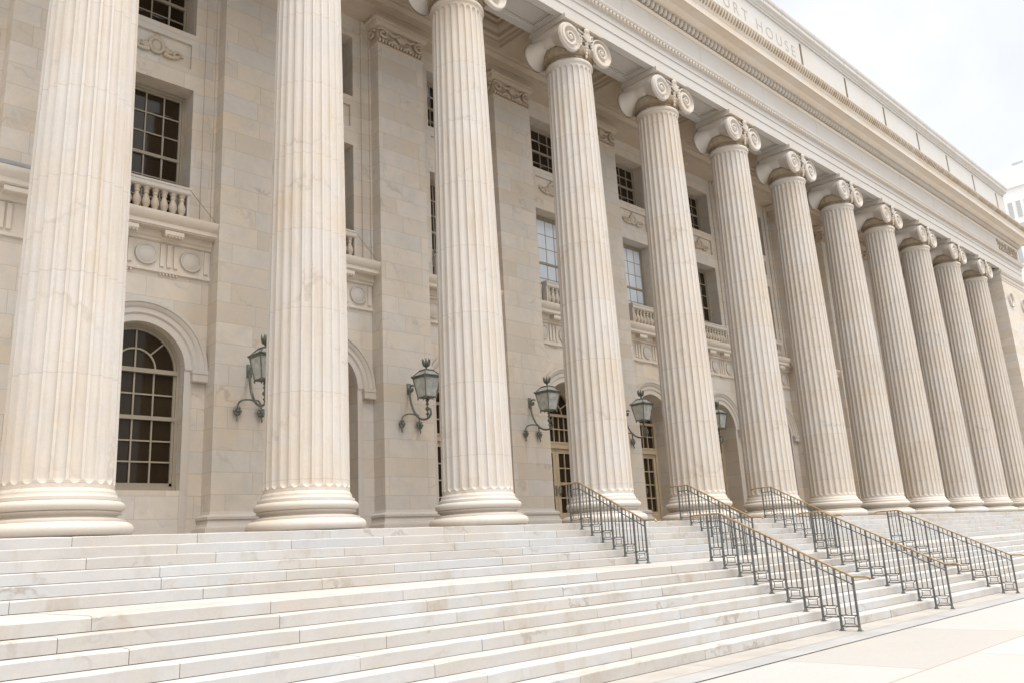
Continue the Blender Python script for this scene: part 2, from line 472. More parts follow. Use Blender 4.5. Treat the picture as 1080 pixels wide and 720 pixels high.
def capital_mesh():
    mb = MB()
    # astragal, necking, echinus
    mb.t = 0.5
    pr = [(0.60, 12.60)]
    for k in range(9):
        a = -pi / 2 + pi * k / 8
        pr.append((0.625 + 0.062 * cos(a), 12.70 + 0.075 * sin(a)))
    mb.lathe(pr, 48); mb.t = 2  # neck and echinus from here: shadow under the bolsters painted as darker stone
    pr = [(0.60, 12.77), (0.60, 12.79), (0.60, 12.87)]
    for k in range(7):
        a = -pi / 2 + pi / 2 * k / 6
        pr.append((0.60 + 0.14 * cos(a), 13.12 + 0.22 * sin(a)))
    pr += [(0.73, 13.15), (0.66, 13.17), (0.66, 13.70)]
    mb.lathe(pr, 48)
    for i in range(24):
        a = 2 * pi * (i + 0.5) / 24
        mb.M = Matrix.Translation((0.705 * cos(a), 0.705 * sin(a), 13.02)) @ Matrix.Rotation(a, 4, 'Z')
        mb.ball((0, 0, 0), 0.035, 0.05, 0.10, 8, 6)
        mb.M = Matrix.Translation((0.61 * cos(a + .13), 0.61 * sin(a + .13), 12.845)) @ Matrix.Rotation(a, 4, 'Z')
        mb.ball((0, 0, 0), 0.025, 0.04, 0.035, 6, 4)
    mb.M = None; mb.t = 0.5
    # abacus
    sq = [(0.79, -0.68), (0.79, 0.68), (-0.79, 0.68), (-0.79, -0.68)]
    path = [sq[0], sq[1], sq[2], sq[3], sq[0]]
    ab = [(-0.10, 13.70), (-0.05, 13.71), (-0.02, 13.75), (0.01, 13.80), (0.02, 13.83), (0.02, 13.925)]
    k = len(ab)
    n = 4; vs = []; fs = []
    for (x, y) in sq:
        for o, z in ab: vs.append((x + math.copysign(o, x), y + math.copysign(o, y), z))
    for i in range(n):
        for j in range(k - 1):
            a = i * k + j; b2 = ((i + 1) % n) * k + j
            fs.append((a, b2, b2 + 1, a + 1))
    fs.append(tuple(i * k for i in range(n))); fs.append(tuple(i * k + k - 1 for i in range(n)))
    mb.add(vs, fs)
    # bolsters + volutes
    for sx in (-1, 1):
        cx, cz, R = sx * 0.665, 13.22, 0.425
        pr = []
        for k in range(17):
            t = -1 + 2 * k / 16
            r = 0.17 + 0.245 * abs(t) ** 1.5
            if abs(t) < 0.2: r = 0.215 if abs(abs(t) - 0.125) < 0.01 else 0.20
            pr.append((r, t * 0.64))
        pr = [(0.415, -0.68), (0.425, -0.66), (0.425, -0.635)] + pr[1:-1] + [(0.425, 0.635), (0.425, 0.66), (0.415, 0.68)]
        # lathe about the y axis
        vs = []; fs = []; seg = 36; kk = len(pr)
        for i in range(seg):
            a = 2 * pi * i / seg
            for r, yy in pr: vs.append((cx + r * cos(a), yy, cz + (0.42 - r) * 0.8 + r * sin(a)))
        for i in range(seg):
            for j in range(kk - 1):
                fs.append((i * kk + j, ((i + 1) % seg) * kk + j, ((i + 1) % seg) * kk + j + 1, i * kk + j + 1))
        mb.add(vs, fs)
        volute(mb, cx, cz, R, -0.69, sx, -1)
        volute(mb, cx, cz, R, 0.69, sx, 1)
        # block joining the bolster to the abacus
        mb.box(cx - 0.17, cx + 0.17, -0.62, 0.62, 13.3, 13.69)
    # channel between volutes (front and back): sagging ribbed band
    for sy in (-1, 1):
        for zo, th, dy in ((0.0, 0.035, 0.0), (-0.13, 0.03, 0.01), (-0.24, 0.035, 0.0)):
            pts = []
            for k in range(13):
                t = -1 + 2 * k / 12
                pts.append((t * 0.32, sy * (0.70 + dy), 13.60 + zo - 0.05 * (1 - t * t)))
            mb.tube(pts, th, 6)
        mb.box(-0.42, 0.42, sy * 0.66 if sy < 0 else 0.5, -0.5 if sy < 0 else 0.66, 13.24, 13.695)
        # palmette and hanging husks
        y = sy * 0.76
        for k in range(7):
            a = radians(-75 + 25 * k)
            mb.tube([(0, y, 13.30), (0.10 * sin(a), y + sy * 0.03, 13.30 + 0.12 * cos(a)), (0.2 * sin(a), y + sy * 0.015, 13.34 + 0.26 * cos(a))], [0.025, 0.04, 0.02], 6)
        for k in range(5):
            zz = 13.24 - 0.095 * k
            mb.ball((0, y - sy * 0.03 - sy * 0.012 * k, zz), 0.085 - 0.011 * k, 0.045, 0.055, 8, 6)
        for sx in (-1, 1):
            for k in range(4):
                mb.ball((sx * (0.17 + 0.022 * k), y - sy * 0.05, 13.40 - 0.085 * k), 0.045, 0.04, 0.045, 8, 5)
        mb.ball((0, y, 13.62), 0.11, 0.07, 0.09, 8, 6)
    return mb

col0 = shaft_mesh().build('column', M_col, court, smooth=28)
cap0 = capital_mesh().build('capital', M_trim, col0, smooth=40, mat2=M_stain_shade)
bas0 = base_mesh().build('base', M_trim, col0, smooth=40)
col0.location = (S, 0, 0)
for i in range(2, 13):
    copy_tree(col0, court, (S * i, 0, 0))
# turn each shaft a little so no two drums show the same flutes dead-on
# ------------------------------------------------------------------ porch floor
mb = MB(); mb.box(XB, 60, YS + 0.6, 5.2, -0.8, -0.003)
mb.build('porch_floor', M_floor, court)

# ------------------------------------------------------------------ wall
def arch_outer(a, cx, z0):
    """where the ray at angle a from the spring centre meets the bay's rectangle"""
    hx, hz = S / 2, 5.45 - z0
    c, s_ = cos(a), sin(a)
    t = 1e9
    if abs(c) > 1e-6: t = min(t, hx / abs(c))
    if s_ > 1e-6: t = min(t, hz / s_)
    return (cx + t * c, z0 + t * s_)

AH, ZSPR = 0.90, 3.45
kinds = {}
for i in range(-1, 14):
    if i in (2, 3, 4, 5, 6): kinds[i] = 'door'
    elif i in (1, 7): kinds[i] = 'window'
    elif i in (0, 8): kinds[i] = 'blank'
    else: kinds[i] = 'window'
kinds[12] = 'blank'; kinds[13] = 'blank'; kinds[-1] = 'blank'

wall = MB()
def quad(mb, a, b, c, d): mb.add([a, b, c, d], [(0, 1, 2, 3)])
WTOP = 15.2
for i, kind in kinds.items():
    cx = S * i + S / 2
    x0, x1 = cx - S / 2, cx + S / 2
    if kind == 'blank':
        quad(wall, (x0, YW, 0), (x1, YW, 0), (x1, YW, WTOP), (x0, YW, WTOP)); continue
    zb = 1.0 if kind == 'window' else 0.0
    dep = 0.30 if kind == 'window' else 0.80
    hx = AH
    quad(wall, (x0, YW, 0), (cx - hx, YW, 0), (cx - hx, YW, ZSPR), (x0, YW, ZSPR))
    quad(wall, (cx + hx, YW, 0), (x1, YW, 0), (x1, YW, ZSPR), (cx + hx, YW, ZSPR))
    if zb > 0:
        quad(wall, (cx - hx, YW, 0), (cx + hx, YW, 0), (cx + hx, YW, zb), (cx - hx, YW, zb))
        quad(wall, (cx - hx, YW, zb), (cx + hx, YW, zb), (cx + hx, YW + dep, zb + 0.012), (cx - hx, YW + dep, zb + 0.012))
    ca = atan2(5.45 - ZSPR, S / 2)
    angs = sorted(set([pi * k / 32 for k in range(33)] + [ca, pi - ca]))
    inn = [(cx + hx * cos(a), ZSPR + hx * sin(a)) for a in angs]
    out = [arch_outer(a, cx, ZSPR) for a in angs]
    for k in range(len(angs) - 1):
        quad(wall, (inn[k][0], YW, inn[k][1]), (out[k][0], YW, out[k][1]), (out[k+1][0], YW, out[k+1][1]), (inn[k+1][0], YW, inn[k+1][1]))
    bd = [(cx + hx, zb)] + inn + [(cx - hx, zb)]
    for k in range(len(bd) - 1):
        quad(wall, (bd[k][0], YW, bd[k][1]), (bd[k+1][0], YW, bd[k+1][1]), (bd[k+1][0], YW + dep, bd[k+1][1]), (bd[k][0], YW + dep, bd[k][1]))
    # upper storeys
    w = 0.85
    xs = [x0, cx - w, cx + w, x1]
    zs = [5.45, 6.66, 9.85, 10.36, 10.98, 11.25, 13.02, WTOP]
    holes = {(1, 1), (1, 5)}
    for a in range(3):
        for b2 in range(len(zs) - 1):
            X0, X1, Z0, Z1 = xs[a], xs[a+1], zs[b2], zs[b2+1]
            if (a, b2) in holes:
                for (p, q) in (((X0, Z0), (X1, Z0)), ((X1, Z0), (X1, Z1)), ((X1, Z1), (X0, Z1)), ((X0, Z1), (X0, Z0))):
                    quad(wall, (p[0], YW, p[1]), (q[0], YW, q[1]), (q[0], YW + 0.56, q[1]), (p[0], YW + 0.56, p[1]))
            elif (a, b2) == (1, 3):
                e = 0.07
                quad(wall, (X0 + .08, YW + e, Z0), (X1 - .08, YW + e, Z0), (X1 - .08, YW + e, Z1), (X0 + .08, YW + e, Z1))
                quad(wall, (X0, YW, Z0), (X0 + .08, YW, Z0), (X0 + .08, YW, Z1), (X0, YW, Z1))
                quad(wall, (X1 - .08, YW, Z0), (X1, YW, Z0), (X1, YW, Z1), (X1 - .08, YW, Z1))
                for (p, q) in (((X0 + .08, Z0), (X1 - .08, Z0)), ((X1 - .08, Z0), (X1 - .08, Z1)), ((X1 - .08, Z1), (X0 + .08, Z1)), ((X0 + .08, Z1), (X0 + .08, Z0))):
                    quad(wall, (p[0], YW, p[1]), (q[0], YW, q[1]), (q[0], YW + e, q[1]), (p[0], YW + e, p[1]))
            else:
                quad(wall, (X0, YW, Z0), (X1, YW, Z0), (X1, YW, Z1), (X0, YW, Z1))
    # stepped flank strips beside the upper windows
    for sx in (-1, 1):
        xa, xb = sorted((cx + sx * 1.08, cx + sx * 1.30))
        wall.box(xa, xb, YW - 0.05, YW + 0.05, 6.75, 13.6)
        xa, xb = sorted((cx + sx * 1.30, cx + sx * 1.42))
        wall.box(xa, xb, YW - 0.10, YW + 0.05, 6.75, 13.6)
# back and roof of the building block
quad(wall, (XB, 14.0, G), (XE, 14.0, G), (XE, 14.0, 18), (XB, 14.0, 18))
quad(wall, (XB, YW, G), (XB, 14.0, G), (XB, 14.0, 18), (XB, YW, 18))
quad(wall, (XE - 0.01, YW, G), (XE - 0.01, 14.0, G), (XE - 0.01, 14.0, 18), (XE - 0.01, YW, 18))
wall.build('wall', M_wall, court)

# ------------------------------------------------------------------ pilasters
def pil_path(hw, yf, yb): return [(-hw, yb), (-hw, yf), (hw, yf), (hw, yb)]
def pilaster(proud=True):
    mb = MB()
    mb.box(-0.75, 0.75, YP, YW + 0.02, 0.5, 12.86)
    p = mb.build('pilaster', M_wall, court)
    b = MB(); path = pil_path(0.75, YP, YW + 0.01)
    b.sweep(path, [(0.17, 0.0), (0.17, 0.20), (0.155, 0.24), (0.12, 0.25), (0.09, 0.30), (0.075, 0.38), (0.10, 0.40), (0.10, 0.45), (0.07, 0.48), (0.02, 0.50), (0.0, 0.56)])
    b.build('pilaster_base', M_trim, p, smooth=35)
    c = MB()
    c.sweep(path, [(0.0, 12.80), (0.035, 12.82), (0.035, 12.86), (-0.02, 12.89), (-0.02, 13.34), (0.05, 13.36), (0.10, 13.42), (0.12, 13.47), (0.12, 13.50), (0.16, 13.52), (0.16, 13.60), (0.0, 13.62)])
    # carved scrolls at the corners, palmette in the middle, leaf drops along the neck
    y = YP - 0.03
    for sx in (-1, 1):
        pts = []; rr = []
        for k in range(22):
            a = k / 21 * 2.6 * pi
            r = 0.17 * (1 - 0.8 * k / 21)
            pts.append((sx * (0.60 + r * cos(a + 0.6)), y - 0.02, 13.16 + r * sin(a + 0.6))); rr.append(0.046 - 0.018 * k / 21)
        c.tube(pts, rr, 6)
        pts = [(sx * 0.45, y, 13.30), (sx * 0.3, y - .01, 13.2), (sx * 0.15, y - .01, 13.24), (0, y - .01, 13.32)]
        c.tube(pts, 0.042, 6)
        c.tube([(sx * 0.42, y, 12.95), (sx * 0.25, y - .02, 13.03), (sx * 0.12, y - .02, 12.95)], [0.03, 0.055, 0.03], 6)
        # side face scroll
        pts = []
        for k in range(18):
            a = k / 17 * 2.4 * pi; r = 0.14 * (1 - 0.8 * k / 17)
            pts.append((sx * 0.79, YP + 0.2 - r * cos(a + 0.6), 13.16 + r * sin(a + 0.6)))
        c.tube(pts, 0.038, 6)
    for k in range(5):
        a = radians(-60 + 30 * k)
        c.tube([(0, y, 13.08), (0.12 * sin(a), y - .03, 13.10 + 0.14 * cos(a)), (0.19 * sin(a), y - .01, 13.10 + 0.24 * cos(a))], [0.03, 0.055, 0.02], 6)
    for k in range(15):
        c.ball((-0.70 + 0.1 * k, y - 0.005, 12.95), 0.038, 0.05, 0.07, 6, 5)
    c.build('pilaster_capital', M_porch, p, smooth=40)
    return p
pil0 = pilaster()
pil0.location = (S, 0, 0)
for i in list(range(2, 13)):
    copy_tree(pil0, court, (S * i, 0, 0))

# ------------------------------------------------------------------ string course over the ground floor
def ornament_z():
    return None
def string_course(x0, x1, yb, ends):
    """entablature band between pilasters: frieze with roundels, cornice on small brackets"""
    mb = MB()
    d = 0.0
    yf = YW
    pr = [(0.0, 5.42), (0.05, 5.44), (0.05, 5.50), (0.02, 5.51), (0.02, 6.08), (0.07, 6.10), (0.07, 6.15), (0.12, 6.18), (0.12, 6.30), (0.30, 6.31), (0.30, 6.33), (0.33, 6.34), (0.33, 6.43), (0.36, 6.45), (0.40, 6.52), (0.42, 6.58), (0.42, 6.63), (0.0, 6.66)]
    mb.sweep([(x0, yf), (x1, yf)], [(o, z) for o, z in pr])
    cx = (x0 + x1) / 2; w = x1 - x0
    n = max(1, int(w / 0.93 + 0.35))
    sp = 0.93
    xs = [cx + (k - (n - 1) / 2) * sp for k in range(n)]
    mids = [x - sp / 2 for x in xs] + [xs[-1] + sp / 2]
    for x in mids:
        for dx in (-0.14, 0, 0.14):
            if x0 + 0.03 < x + dx - .04 and x + dx + .04 < x1 - 0.03:
                mb.cbox(x + dx - 0.042, x + dx + 0.042, yf - 0.055, yf, 5.56, 6.07, 0.012)
        if x0 + 0.2 < x < x1 - 0.2:
            mb.cbox(x - 0.2, x + 0.2, yf - 0.30, yf - 0.1, 6.185, 6.305, 0.02)
            for k in range(6):
                mb.ball((x - 0.17 + 0.068 * k, yf - 0.27, 6.18), 0.024, 0.024, 0.03, 6, 4)
            for k in range(6):
                mb.box(x - 0.185 + 0.068 * k, x - 0.155 + 0.068 * k, yf - 0.055, yf, 5.385, 5.42)
    o = mb.build('string_course', M_corn, court, smooth=35)
    for x in xs:
        r = MB()
        pr = [(0.0, 0.055), (0.04, 0.05), (0.17, 0.045), (0.185, 0.035), (0.195, 0.05), (0.225, 0.045), (0.235, 0.0)]
        r.lathe(pr, 32)
        ob = r.build('roundel', M_trim, o, smooth=40)
        ob.location = (x, yf - 0.02, 5.79); ob.rotation_euler = (pi / 2, 0, 0)
    return o
for i, kind in kinds.items():
    if i in (-1, 13): continue
    cx = S * i + S / 2
    xa, xb = cx - 1.35, cx + 1.35
    if i == 0: xb = cx + 1.35
    string_course(xa, xb, YW, None)
def course_over_pilaster(i):
    """on the two outermost pilasters the band runs across the face"""
    mb = MB(); x = S * i
    pr = [(0.0, 5.42), (0.05, 5.44), (0.05, 5.50), (0.02, 5.51), (0.02, 6.08), (0.07, 6.10), (0.12, 6.18), (0.12, 6.30), (0.30, 6.31), (0.33, 6.34), (0.33, 6.43), (0.40, 6.52), (0.42, 6.58), (0.42, 6.63), (0.0, 6.66)]
    path = [(x - 0.75, YW - 0.4), (x - 0.75, YP), (x + 0.75, YP), (x + 0.75, YW - 0.4)]
    mb.sweep(path, pr)
    for xx in (x - 0.62, x - 0.5, x + 0.5, x + 0.62):
        mb.cbox(xx - 0.04, xx + 0.04, YP - 0.055, YP, 5.56, 6.07, 0.012)
    for xx in (x - 0.47, x + 0.47):
        mb.cbox(xx - 0.2, xx + 0.2, YP - 0.30, YP - 0.1, 6.185, 6.305, 0.02)
    o = mb.build('string_course', M_corn, court, smooth=35)
    r = MB(); r.lathe([(0.0, 0.055), (0.17, 0.045), (0.185, 0.035), (0.195, 0.05), (0.225, 0.045), (0.235, 0.0)], 32)
    ob = r.build('roundel', M_trim, o, smooth=40); ob.location = (x, YP - 0.02, 5.79); ob.rotation_euler = (pi / 2, 0, 0)
    f = MB(); f.prism_x([(YP - 0.36, 6.66), (YP - 0.36, 6.69), (YP - 0.02, 6.90), (YP, 6.90), (YP, 6.66)], x - 0.98, x + 0.98)
    f.build('flashing', M_lead, o)
course_over_pilaster(1); course_over_pilaster(8)

# ------------------------------------------------------------------ arches
def archivolt(depth_door):
    mb = MB()
    pr = [(0.90, 0.0), (0.90, -0.03), (1.04, -0.03), (1.05, -0.045), (1.07, -0.045), (1.07, -0.06), (1.17, -0.06), (1.18, -0.075), (1.22, -0.10), (1.27, -0.11), (1.28, -0.135), (1.34, -0.135), (1.34, 0.0)]
    seg = 40; k = len(pr); vs = []; fs = []
    for i in range(seg + 1):
        a = pi * i / seg
        for r, dy in pr: vs.append((r * cos(a), YW + dy, ZSPR + r * sin(a)))
    for i in range(seg):
        for j in range(k - 1): fs.append((i * k + j, (i + 1) * k + j, (i + 1) * k + j + 1, i * k + j + 1))
    mb.add(vs, fs)
    for sx in (-1, 1):
        xa, xb = sorted((sx * 0.90, sx * 1.06))
        mb.box(xa, xb, YW - 0.012, YW + 0.01, 0.0, ZSPR)
        xa, xb = sorted((sx * 1.05, sx * 1.355))
        path = [(xa, YW), (xa, YW - 0.11), (xb, YW - 0.11), (xb, YW)]
        mb.sweep(path, [(0.0, 3.20), (0.02, 3.22), (0.02, 3.36), (0.035, 3.38), (0.035, 3.45), (-0.02, 3.452), (-0.1, 3.452)])
        mb.sweep(path, [(-0.1, 3.198), (0.0, 3.20)])
    return mb
arc = None
for i, kind in kinds.items():
    if kind == 'blank': continue
    cx = S * i + S / 2
    if arc is None:
        arc = archivolt(0).build('archivolt', M_wall and M_trim, court, smooth=35); arc.location = (cx, 0, 0)
    else: link_copy(arc, court, (cx, 0, 0))

# ------------------------------------------------------------------ windows and doors
def bars_rect(mb, x0, x1, y0, y1, z0, z1, t):
    mb.box(x0, x0 + t, y0, y1, z0, z1); mb.box(x1 - t, x1, y0, y1, z0, z1)
    mb.box(x0 + t, x1 - t, y0, y1, z0, z0 + t); mb.box(x0 + t, x1 - t, y0, y1, z1 - t, z1)

def half_ring(mb, r0, r1, y0, y1, zc, seg=32):
    pr = [(r0, y1), (r0, y0), (r1, y0), (r1, y1)]
    vs = []; fs = []
    for i in range(seg + 1):
        a = pi * i / seg
        for r, y in pr: vs.append((r * cos(a), y, zc + r * sin(a)))
    for i in range(seg):
        for j in range(3): fs.append((i * 4 + j, (i + 1) * 4 + j, (i + 1) * 4 + j + 1, i * 4 + j + 1))
    mb.add(vs, fs)

def arch_window():
    y = YW + 0.20
    mb = MB(); zb = 1.03; hw = AH
    t = 0.07
    # outer frame
    mb.box(-hw, -hw + t, y, y + 0.1, zb, ZSPR); mb.box(hw - t, hw, y, y + 0.1, zb, ZSPR)
    mb.box(-hw - 0.02, hw + 0.02, y - 0.04, y + 0.105, zb - 0.05, zb + 0.06)
    half_ring(mb, hw - t, hw, y, y + 0.1, ZSPR)
    t2 = 0.05
    i0 = hw - t
    yy = y + 0.03
    mb.box(-i0, -i0 + t2, yy, yy + .05, zb + 0.06, ZSPR); mb.box(i0 - t2, i0, yy, yy + .05, zb + .06, ZSPR)
    half_ring(mb, i0 - t2, i0 + 0.005, yy, yy + .05, ZSPR)
    mb.box(-i0, i0, y - 0.02, y + 0.08, ZSPR - 0.09, ZSPR)      # impost bar
    zm = 2.45
    mb.box(-i0, i0, y + 0.005, y + 0.08, zm - 0.04, zm + 0.04)   # meeting rail
    mb.box(-i0, i0, yy, yy + .05, zb + 0.06, zb + 0.13)
    m_ = 0.015
    for x in (-0.385, 0.0, 0.385):
        mb.box(x - m_, x + m_, yy + 0.005, yy + 0.04, zb + 0.13, ZSPR - 0.09)
    for k in (1, 2):
        z = zb + 0.13 + (zm - 0.04 - zb - 0.13) * k / 3
        mb.box(-i0 + t2, i0 - t2, yy + 0.008, yy + 0.037, z - m_, z + m_)
    z = (zm + ZSPR) / 2 - 0.02
    mb.box(-i0 + t2, i0 - t2, yy + 0.008, yy + 0.037, z - m_, z + m_)
    half_ring(mb, 0.385, 0.42, yy + 0.005, yy + 0.04, ZSPR)
    mb.box(-m_, m_, yy + 0.007, yy + 0.038, ZSPR, ZSPR + i0 - 0.03)
    for a in (pi / 4, 3 * pi / 4):
        mb.M = Matrix.Translation((0, 0, ZSPR)) @ Matrix.Rotation(-(a - pi / 2), 4, 'Y')
        mb.box(-m_, m_, yy + 0.009, yy + 0.036, 0.41, i0 - 0.03)
        mb.M = None
    return mb, y + 0.075

def arch_pane(y, zb, hw=AH):
    mb = MB(); n = 24
    vs = [(-hw, y, zb), (hw, y, zb)] + [(hw * cos(pi * k / n), y, ZSPR + hw * sin(pi * k / n)) for k in range(n + 1)]
    mb.add(vs, [tuple(range(len(vs)))])
    return mb

def sash_window(z0, z1, hw, cols, rows):
    y = YW + 0.42
    mb = MB()
    bars_rect(mb, -hw, hw, y, y + 0.12, z0, z1, 0.07)
    i0 = hw - 0.07
    bars_rect(mb, -i0, i0, y + 0.03, y + 0.08, z0 + .07, z1 - .07, 0.05)
    zm = z0 + (z1 - z0) * (rows // 2 + (0.5 if rows % 2 else 0)) / rows
    zm = z0 + (z1 - z0) * 0.5
    mb.box(-i0, i0, y + 0.015, y + 0.075, zm - 0.035, zm + 0.035)
    m_ = 0.014
    for c in range(1, cols):
        x = -i0 + 2 * i0 * c / cols
        mb.box(x - m_, x + m_, y + 0.036, y + 0.07, z0 + 0.11, z1 - 0.11)
    for half in ((z0 + .12, zm - .035), (zm + .035, z1 - .12)):
        r = max(1, rows // 2)
        for k in range(1, r):
            z = half[0] + (half[1] - half[0]) * k / r
            mb.box(-i0 + .05, i0 - .05, y + 0.039, y + 0.067, z - m_, z + m_)
    return mb, y + 0.068

def lights_pane(y, z0, z1, hw, cols, rows, seed):
    mb = MB(); r = random.Random(seed)
    for a in range(cols):
        for b in range(rows):
            xa, xb = -hw + 2 * hw * a / cols, -hw + 2 * hw * (a + 1) / cols
            za, zb = z0 + (z1 - z0) * b / rows, z0 + (z1 - z0) * (b + 1) / rows
            j = [r.uniform(-0.006, 0.006) for _ in range(3)]
            quad(mb, (xa, y + j[0], za), (xb, y + j[1], za), (xb, y + j[2] + j[1] - j[0], zb), (xa, y + j[2], zb))
    return mb
def rect_pane(y, z0, z1, hw):
    mb = MB(); quad(mb, (-hw, y, z0), (hw, y, z0), (hw, y, z1), (-hw, y, z1)); return mb

def door_frame():
    y = YW + 0.62
    mb = MB(); hw = AH; t = 0.10
    mb.box(-hw, -hw + t, y, y + 0.15, 0, ZSPR); mb.box(hw - t, hw, y, y + 0.15, 0, ZSPR)
    half_ring(mb, hw - t, hw, y, y + 0.15, ZSPR)
    i0 = hw - t
    mb.box(-i0, i0, y - 0.03, y + 0.12, 2.42, 2.60)
    mb.box(-i0, i0, y - 0.045, y + 0.12, 2.57, 2.62)
    mb.box(-i0, i0, y + 0.0, y + 0.12, ZSPR - 0.05, ZSPR + 0.03)
    yy = y + 0.04; m_ = 0.017
    for x in (-0.48, -0.24, 0, 0.24, 0.48):
        mb.box(x - m_, x + m_, yy, yy + 0.04, 2.6, ZSPR - 0.05)
    z = 3.02
    mb.box(-i0, i0, yy + 0.003, yy + 0.037, z - m_, z + m_)
    half_ring(mb, 0.40, 0.435, yy, yy + 0.04, ZSPR)
    for a in (pi / 6, pi / 3, pi / 2, 2 * pi / 3, 5 * pi / 6):
        mb.M = Matrix.Translation((0, 0, ZSPR)) @ Matrix.Rotation(-(a - pi / 2), 4, 'Y')
        mb.box(-m_, m_, yy + 0.004, yy + 0.036, 0.42, i0 + 0.01)
        mb.M = None
    return mb, y

def door_leaf(sx):
    """one glazed leaf, hinged at the jamb, built round its own centre"""
    y = YW + 0.65
    mb = MB(); w = 0.398
    x0, x1 = (0.004, 0.80) if sx > 0 else (-0.80, -0.004)
    st = 0.13
    mb.box(x0, x0 + st, y, y + 0.06, 0.01, 2.42); mb.box(x1 - st, x1, y, y + 0.06, 0.01, 2.42)
    mb.box(x0 + st, x1 - st, y, y + 0.06, 2.28, 2.42)
    mb.box(x0 + st, x1 - st, y, y + 0.06, 0.01, 0.50)
    m_ = 0.016; xc = (x0 + x1) / 2
    mb.box(xc - m_, xc + m_, y + 0.01, y + 0.05, 0.50, 2.28)
    for k in (1, 2, 3):
        z = 0.50 + 1.78 * k / 4
        mb.box(x0 + st, x1 - st, y + 0.013, y + 0.047, z - m_, z + m_)
    mb.cbox(x0 + st + 0.05, x1 - st - 0.05, y - 0.012, y + 0.03, 0.10, 0.40, 0.012)
    return mb, y

def handle_mesh(sx):
    mb = MB(); y = YW + 0.65
    x = sx * 0.075
    mb.box(x - 0.025, x + 0.025, y - 0.012, y, 1.03, 1.30)
    mb.tube([(x, y - 0.02, 1.05), (x, y - 0.075, 1.09), (x, y - 0.085, 1.17), (x, y - 0.075, 1.25), (x, y - 0.02, 1.29)], 0.015, 8)
    mb.ball((x, y - 0.03, 1.01), 0.022, 0.022, 0.022, 8, 6)
    return mb

fm, py = arch_window()
win_arch = fm.build('arched_window', M_paintl, court)
arch_pane(py, 1.03).build('pane', M_pane, win_arch)
fm, py = sash_window(6.68, 9.83, 0.85, 4, 6); py_mid = py
win_mid = fm.build('sash_window', M_paintl, court)
lights_pane(py, 6.68, 9.83, 0.84, 4, 6, 2).build('pane', M_pane, win_mid)
fm, py2 = sash_window(11.27, 13.00, 0.85, 4, 4)
win_up = fm.build('attic_window', M_paintl, court)
lights_pane(py2, 11.27, 13.00, 0.84, 4, 4, 3).build('pane', M_pane, win_up)
fm, dy = door_frame()
door = fm.build('arched_doorway', M_paint, court)
arch_pane(dy + 0.085, 0.02).build('pane', M_pane, door)
for sx in (-1, 1):
    lf, _ = door_leaf(sx)
    lf.build('door_leaf', M_paint, door)
    handle_mesh(sx).build('handle', M_bronze, door)

# balustrade below the middle windows
def baluster_mesh():
    mb = MB()
    pr = [(0.05, 0.0), (0.075, 0.0), (0.075, 0.05), (0.05, 0.06), (0.055, 0.10), (0.08, 0.17), (0.09, 0.22), (0.075, 0.29), (0.048, 0.36), (0.042, 0.40), (0.058, 0.42), (0.058, 0.45), (0.045, 0.47), (0.07, 0.50), (0.07, 0.55), (0.0, 0.55)]
    mb.lathe(pr, 20)
    return mb
bmsh = baluster_mesh()
def balustrade():
    mb = MB(); y = YW - 0.10
    mb.cbox(-0.80, 0.80, y - 0.11, y + 0.10, 7.21, 7.36, 0.03)
    mb.cbox(-0.82, 0.82, y - 0.125, y + 0.115, 7.32, 7.39, 0.02)
    mb.cbox(-0.84, 0.84, y - 0.12, y + 0.12, 6.62, 6.665, 0.01)
    for sx in (-1, 1):
        xa, xb = sorted((sx * 0.80, sx * 0.745)); mb.box(xa, xb, y - 0.08, y + 0.12, 6.66, 7.215)
    o = mb.build('balustrade', M_trim, court)
    b0 = None
    for k in range(8):
        x = -0.651 + 0.186 * k
        if b0 is None:
            b0 = bmsh.build('baluster', M_bal, o, smooth=40); b0.location = (x, y, 6.665)
        else: link_copy(b0, o, (x, y, 6.665))
    return o
balu = balustrade()

def relief():
    """carved cartouche with scrolling leaves in the panel between the windows"""
    mb = MB(); y = YW + 0.06; zc = 10.66
    pts = []
    for k in range(25):
        a = 2 * pi * k / 24; pts.append((0.15 * cos(a), y - 0.02, zc + 0.02 + 0.17 * sin(a)))
    mb.tube(pts, 0.045, 8, caps=False)
    mb.ball((0, y, zc + 0.02), 0.12, 0.05, 0.14, 12, 8)
    mb.ball((0, y - 0.02, zc + 0.24), 0.06, 0.04, 0.05)
    for sx in (-1, 1):
        p = []
        for k in range(20):
            t = k / 19
            p.append((sx * (0.16 + 0.34 * t), y - 0.02, zc - 0.13 - 0.05 * sin(pi * t) + 0.05 * t))
        mb.tube(p, [0.06 - 0.025 * k / 19 for k in range(20)], 6)
        p = []
        for k in range(20):
            a = k / 19 * 2.2 * pi; r = 0.11 * (1 - 0.8 * k / 19)
            p.append((sx * (0.46 + r * cos(a)), y - 0.02, zc - 0.08 + r * sin(a)))
        mb.tube(p, 0.036, 6)
        for k in range(4):
            a = radians(20 + 30 * k)
            mb.tube([(sx * 0.2, y, zc - 0.1), (sx * (0.2 + 0.1 * cos(a)), y - 0.03, zc - 0.1 + 0.1 * sin(a)), (sx * (0.2 + 0.19 * cos(a)), y - 0.01, zc - 0.1 + 0.17 * sin(a))], [0.02, 0.04, 0.015], 6)
    return mb
rel = relief().build('relief_panel', M_bal, court, smooth=40)
protos = {'arched_window': win_arch, 'door': door}
used = set()
def put(src, x):
    if src not in used:
        used.add(src); src.location = (x, 0, 0); return src
    return copy_tree(src, court, (x, 0, 0))
pale_wins = []
